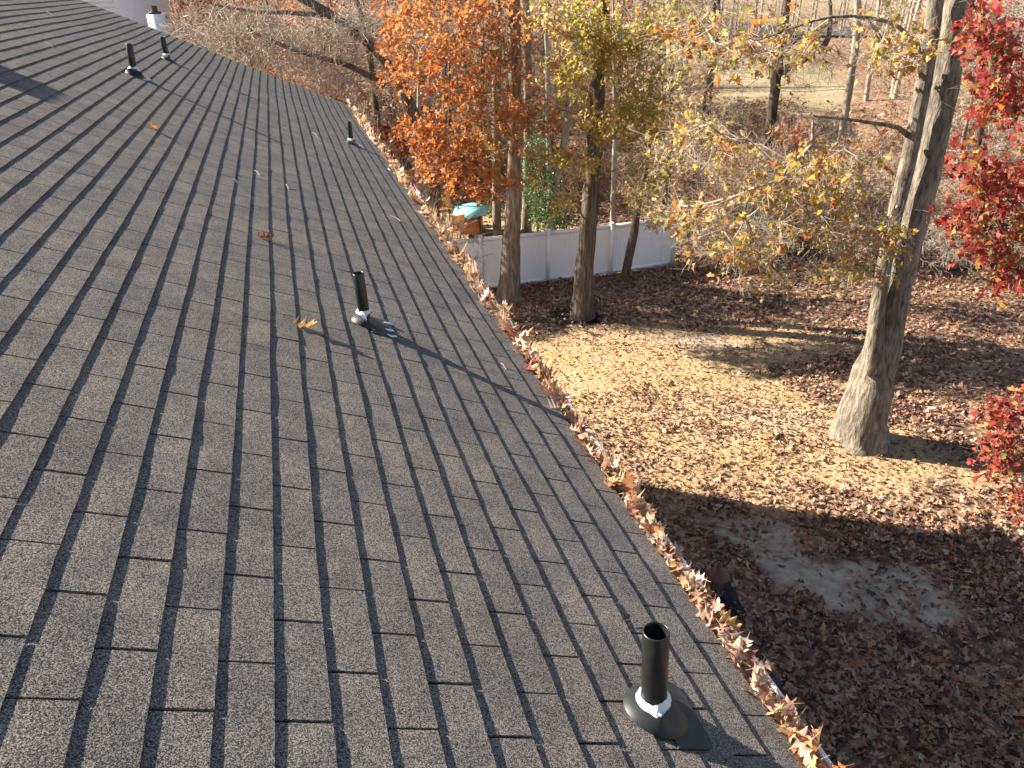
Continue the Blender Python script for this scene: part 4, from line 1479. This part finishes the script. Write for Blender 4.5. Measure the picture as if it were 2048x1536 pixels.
# holly
hb = on_ground(1085, 478)
bl = [(1090, 400, 45, 60, 28.2, 1.2), (1075, 330, 40, 60, 28.5, 1.0), (1110, 440, 50, 35, 28., 1.0), (1085, 240, 30, 45, 29, .8, .6), (1150, 440, 40, 30, 28.5, .8, .6)]
make_tree('holly_bush', 'glossy green holly bush behind the fence beside the pale forked tree', 'bush', [[(hb[0], hb[1] + .6, -.1, .06), (hb[0], hb[1] + .6, 2, .05), (hb[0], hb[1] + .6, 4.5, .02)]], blob_points(bl, 330, np.random.default_rng(37)), 37, M['barkp'], M['twigd'], M['leaf_green'], 13, .13, .10, twl=.2, extra=0, droop=.1)
hb = on_ground(985, 440)
make_tree('green_shrub', 'small green shrub in the dry grass right of the patio table', 'bush', [[(hb[0], hb[1], -.1, .03), (hb[0], hb[1], .6, .015)]], np.array([hb[0], hb[1], .55]) + np.random.default_rng(38).normal(0, .28, (60, 3)), 38, M['barkp'], M['twigd'], M['leaf_green'], 9, .09, .09, twl=.2, extra=0)
# crimson shrub beyond the gutter
hb = at(800, 300, 27)
bl = [(805, 275, 62, 34, 27, 1.2), (850, 250, 40, 30, 27.5, 1.), (770, 262, 26, 22, 26.5, .6)]
make_tree('crimson_shrub', 'crimson leaved young tree beyond the gutter below the distant grey fence', 'tree', [[(hb[0], hb[1], -.1, .05), (hb[0], hb[1], 2.5, .04), (hb[0] + .1, hb[1], 4.5, .02)]], blob_points(bl, 150, np.random.default_rng(39)), 39, M['bark1'], M['twigd'], M['leaf_red'], 6, .10, .15, tintf=lambda P, rg: rg.choice([.05, .3, .55, .8, .6], len(P)))


# ------------------------------------------------------------------ the wood behind: repeated bare trees and brush
def proto_tree(seed, H, spread, n, leafm, per, twigm, barkm, lsize=.15, lowz=.18, tall=1.0):
    rg = np.random.default_rng(seed)
    lean = rg.normal(0, .5, 2)
    tr = [(0, 0, -.2, .016 * H), (lean[0] * .3, lean[1] * .3, H * .3, .012 * H), (lean[0], lean[1], H * .7, .006 * H), (lean[0] * 1.4, lean[1] * 1.4, H, .002 * H)]
    z = lowz * H + (H * (1 - lowz)) * rg.random(n) ** .8
    f = (z / H - lowz) / (1 - lowz)
    rad = spread * np.sqrt(rg.random(n)) * np.sin(np.clip(f * .85 + .15, 0, 1) * math.pi) ** .6
    an = rg.random(n) * 6.283
    tg_ = np.stack([rad * np.cos(an) + lean[0] * f, rad * np.sin(an) + lean[1] * f, z], 1)
    return make_tree('woodland_tree', 'x', 'tree', [tr], tg_, seed, barkm, twigm, leafm, per, .12, lsize, twl=.9, r0=.013, extra=3, ridge=.03, step=.6)


def proto_shrub(seed, H, spread, n, leafm, per, twigm, lsize=.12):
    rg = np.random.default_rng(seed)
    trs = []
    for q in range(4):
        a = rg.uniform(0, 6.28)
        r = spread * rg.uniform(.2, .6)
        trs.append([(.1 * math.cos(a), .1 * math.sin(a), -.1, .02), (r * .5 * math.cos(a), r * .5 * math.sin(a), H * .4, .014), (r * math.cos(a), r * math.sin(a), H * .75, .006)])
    v = rand_dirs(n, rg) * (rg.random((n, 1)) ** .4)
    tg_ = np.stack([v[:, 0] * spread, v[:, 1] * spread, H * .52 + v[:, 2] * H * .48], 1)
    return make_tree('brush', 'x', 'bush', trs, tg_, seed, M['twigd'], twigm, leafm, per, .10, lsize, twl=.5, r0=.007, extra=4, ridge=.02, step=.3, base=(0, 0, 0))


pt = [proto_tree(101, 13, 3.4, 330, M['leaf_tan'], 2.0, M['twig'], M['bark1']),
      proto_tree(102, 11, 3.0, 320, None, 0, M['twig'], M['bark2']),
      proto_tree(103, 12, 3.2, 300, M['leaf_orange'], 8, M['twig'], M['bark2'], .18),
      proto_tree(104, 9, 2.8, 320, M['leaf_tan'], 8, M['twig'], M['bark1'], .18, lowz=.1),
      proto_tree(105, 14, 2.6, 260, None, 0, M['twigd'], M['barkd'], lowz=.3)]
LT = ['bare oak with a few tan leaves in the wood behind', 'leafless grey tree in the wood behind', 'tree with sparse orange leaves in the wood behind', 'low tree thick with dry tan leaves in the wood behind', 'tall dark leafless tree in the wood behind']
ps = [proto_shrub(111, 2.2, 1.5, 170, M['leaf_tan'], 9, M['twig'], .13),
      proto_shrub(112, 1.7, 1.4, 140, None, 0, M['twig']),
      proto_shrub(113, 2.6, 1.4, 160, M['leaf_orange'], 6, M['twig'], .13),
      proto_shrub(114, 1.5, 1.3, 170, M['leaf_tan'], 7, M['twig'], .13)]
LS = ['thicket of pale twigs with dry tan leaves at the wood edge', 'leafless tangle of pale twigs at the wood edge', 'brush with dull orange leaves at the wood edge', 'low brown brush at the wood edge']
used = set()


def place(protos_, labels, q, x, y, rz, sc, group):
    if (id(protos_), q) in used:
        o = copy_tree(protos_[q])
    else:
        o = protos_[q]
        used.add((id(protos_), q))
    o.location = (x, y, float(gheight(np.array(x), np.array(y))) - .05)
    o.rotation_euler = (0, 0, rz)
    o.scale = (sc, sc, sc)
    tag(o, labels[q], 'tree' if protos_ is pt else 'bush', group + ': ' + labels[q])


rw = np.random.default_rng(77)
spots = []


def try_spot(x, y, rmin):
    for a, b, r in spots:
        if (a - x) ** 2 + (b - y) ** 2 < (min(r, rmin)) ** 2:
            return False
    spots.append((x, y, rmin))
    return True


def shades_patio(x, y):
    """would a crown here stand between the sun and the patio or the fence's sunny side"""
    for cx_, cy_ in ((6.6, 30.0), (8.0, 29.5)):
        dx, dy = x - cx_, y - cy_
        al = -dx * math.cos(SUN_AZ) + dy * math.sin(SUN_AZ)
        ac = abs(dx * math.sin(SUN_AZ) + dy * math.cos(SUN_AZ))
        if -1.5 < al < 28 and ac < 4.6:
            return True
    return False


n = 0
while n < 24:
    D = rw.uniform(33, 70)
    px = rw.uniform(150, 800)
    p = at(px, 0, D)
    if p[1] < 22 or (px < 440 and D < 52) or shades_patio(p[0], p[1]):
        continue
    if try_spot(p[0], p[1], 2.0):
        place(pt, LT, int(rw.choice([0, 1, 2, 2, 3, 2])), p[0], p[1], rw.uniform(0, 6.28), rw.uniform(.75, 1.1), 'trees of the wood')
        n += 1
n = 0
while n < 26:
    D = rw.uniform(32, 66)
    px = rw.uniform(800, 2150)
    if n < 11:
        px = rw.uniform(760, 1350)
    p = at(px, 0, D)
    if 1390 < px < 1720 and rw.random() < .85 or shades_patio(p[0], p[1]):
        continue
    if try_spot(p[0], p[1], 2.6):
        place(pt, LT, int(rw.choice([2, 2, 3] if n < 11 else [0, 1, 2, 3, 3, 0])), p[0], p[1], rw.uniform(0, 6.28), rw.uniform(.7, 1.0), 'trees of the wood')
        n += 1
# brush along the lawn's far side and through the wood
spots.clear()
n = 0
while n < 85:
    px, py = rw.uniform(1290, 2080), rw.uniform(235, 545)
    p = on_ground(px, py)
    if depth_of(p[0], p[1]) < 20 or depth_of(p[0], p[1]) > 50:
        continue
    if p[0] < 13.8 and p[1] < 27:
        continue
    if p[1] < 20.5 - .25 * (p[0] - 14) and rw.random() < .93:
        continue
    if try_spot(p[0], p[1], 1.0):
        place(ps, LS, int(rw.choice([0, 1, 2, 3, 0, 3, 1])), p[0], p[1], rw.uniform(0, 6.28), rw.uniform(.7, 1.35), 'brush of the wood edge')
        n += 1
n = 0
while n < 40:
    px, py = rw.uniform(640, 1300), rw.uniform(150, 400)
    p = on_ground(px, py)
    D = depth_of(p[0], p[1])
    if D < 34.5 or D > 75 or shades_patio(p[0], p[1]):
        continue
    if try_spot(p[0], p[1], 1.4):
        place(ps, LS, int(rw.choice([0, 1, 2, 3])), p[0], p[1], rw.uniform(0, 6.28), rw.uniform(.8, 1.4), 'brush of the wood edge')
        n += 1
n = 0
while n < 26:
    px = rw.uniform(360, 760)
    D = rw.uniform(24, 48)
    p = at(px, 0, D)
    if p[1] < 20 or shades_patio(p[0], p[1]):
        continue
    if try_spot(p[0], p[1], 1.4):
        place(ps, LS, int(rw.choice([0, 1, 2, 2])), p[0], p[1], rw.uniform(0, 6.28), rw.uniform(1.5, 2.4), 'brush of the wood edge')
        n += 1

for lst in (pt, ps):
    for q, o in enumerate(lst):
        if (id(lst), q) not in used:
            for c in list(o.children):
                bpy.data.objects.remove(c)
            bpy.data.objects.remove(o)
# far wood that reads as one mass: trunks and twig clouds
g = Geo()
lgm = Geo()
for q in range(420):
    D = rw.uniform(66, 170)
    px = rw.uniform(100, 2200)
    if 1370 < px < 1760 and D < 140:
        continue
    p = at(px, 0, D)
    H = rw.uniform(9, 16)
    g.tube([[p[0], p[1], -.2], [p[0] + rw.normal(0, .3), p[1], H * .5], [p[0] + rw.normal(0, .8), p[1], H]], [.22, .15, .04], 5, cap=False)
    nn_ = 80
    b = np.stack([p[0] + rw.normal(0, 1.8, nn_), p[1] + rw.normal(0, 1.8, nn_), np.abs(rw.normal(.55, .28, nn_)) * H + .3], 1)
    twigs(g, b, rand_dirs(nn_, rw) + [0, 0, .3], rw.uniform(.8, 2.2, nn_), .025, rw)
    nl = 60
    b = np.stack([p[0] + rw.normal(0, 2., nl), p[1] + rw.normal(0, 2., nl), np.abs(rw.normal(.4, .3, nl)) * H + .3], 1)
    scatter_leaves(lgm, b, rand_dirs(nl, rw), rand_dirs(nl, rw), rw.uniform(.25, .5, nl), rw.random(nl), T_LO, .3, rw)
fw = tag(g.obj('far_wood', M['twig'], smooth=True), 'far off bare wood that closes the view', 'wood', kind='stuff')
o = lgm.obj('far_foliage', M['leaf_tan'], fw)
o['kind'] = 'stuff'

# fallen logs
for q, (a, b, c, d, r, lab) in enumerate([(1310, 372, 1450, 392, .16, 'dark fallen log in the brush behind the fence end'), (1455, 440, 1560, 400, .12, 'grey fallen log slanting in the brush right of the fence'), (1880, 548, 1990, 530, .10, 'dark fallen branch on the leaf bank behind the big oak'), (1545, 600, 1600, 560, .04, 'thin fallen branch on the leaves beyond the lawn')]):
    p0, p1 = on_ground(a, b), on_ground(c, d)
    f = np.linspace(0, 1, 9)[:, None]
    pts = p0 + (p1 - p0) * f + np.random.default_rng(q).normal(0, .05, (9, 3))
    pts[:, 2] = r * .8 + gheight(pts[:, 0], pts[:, 1])
    g = Geo()
    g.tube(pts, np.linspace(r, r * .7, 9), 9)
    tag(g.obj('fallen_log', M['barkd'] if q != 1 else M['bark4'], origin=pts[0]), lab, 'log')

# ------------------------------------------------------------------ fallen leaves on the ground
rl = np.random.default_rng(88)


def litter(n, xr, yr, size, keep_far=1.0):
    x = rl.uniform(*xr, n)
    y = rl.uniform(*yr, n)
    rel = np.stack([x, y, np.zeros(n)], 1) - CAM
    dz = rel @ fwd
    px, py = 1024 + 1540 * (rel @ r_) / np.maximum(dz, .1), 768 - 1540 * (rel @ u_) / np.maximum(dz, .1)
    ok = (dz > 1) & (px > 640) & (px < 2100) & (py < 1590) & (py > 60)
    ok &= px > 520 + (py + 50) / 1.47
    de = 1 - .50 * m_grass(x, y) - .20 * (m_grass(x, y) > .5) * (vnoise(x * .9, y * .9) > -.1)
    de = np.minimum(de, 1 - .95 * np.clip(m_sand(x, y) * 1.6, 0, 1) * (.86 + .22 * vnoise(x * 2.3, y * 2.3 + 3)))
    de = np.minimum(de, 1 - .8 * m_mulch(x, y))
    de *= .78 + .4 * vnoise(x * .5 + 7, y * .5) + .3 * vnoise(x * 1.9, y * 1.9 + 2)
    de *= 1 - .9 * m_field(x, y)
    ok &= rl.random(n) < de * keep_far
    x, y = x[ok], y[ok]
    k = len(x)
    g_ = np.clip(m_grass(x, y), 0, 1)
    z = gheight(x, y) + rl.random(k) * .045 + .006
    a = rl.uniform(0, 6.283, k)
    d = np.stack([np.cos(a), np.sin(a), rl.normal(0, .35, k)], 1)
    nr = np.stack([rl.normal(0, .5, k), rl.normal(0, .5, k), np.ones(k)], 1)
    L = size * rl.choice([.55, .75, .9, 1.0, 1.1, 1.3, 1.55], k, p=[.12, .18, .2, .2, .15, .1, .05]) * rl.uniform(.9, 1.1, k) * (1 - .25 * g_)
    tint = np.clip(rl.beta(2., 2.0, k) + .12 * vnoise(x * .7, y * .7 + 5), 0, .995)
    return np.stack([x, y, z], 1), d, nr, L, tint


g = Geo()
for args in ((52000, (3.5, 14), (3.5, 16), .135), (46000, (4, 24), (12, 27), .14), (24000, (3, 36), (26, 48), .20), (9000, (0, 45), (46, 70), .30)):
    pos, d, nr, L, tint = litter(*args)
    scatter_leaves(g, pos, d, nr, L, tint, T_LO, .35, rl)
tag(g.obj('leaf_litter', M['leaf_litter']), 'brown oak leaves carpeting the yard and the wood floor', 'leaves', kind='stuff')
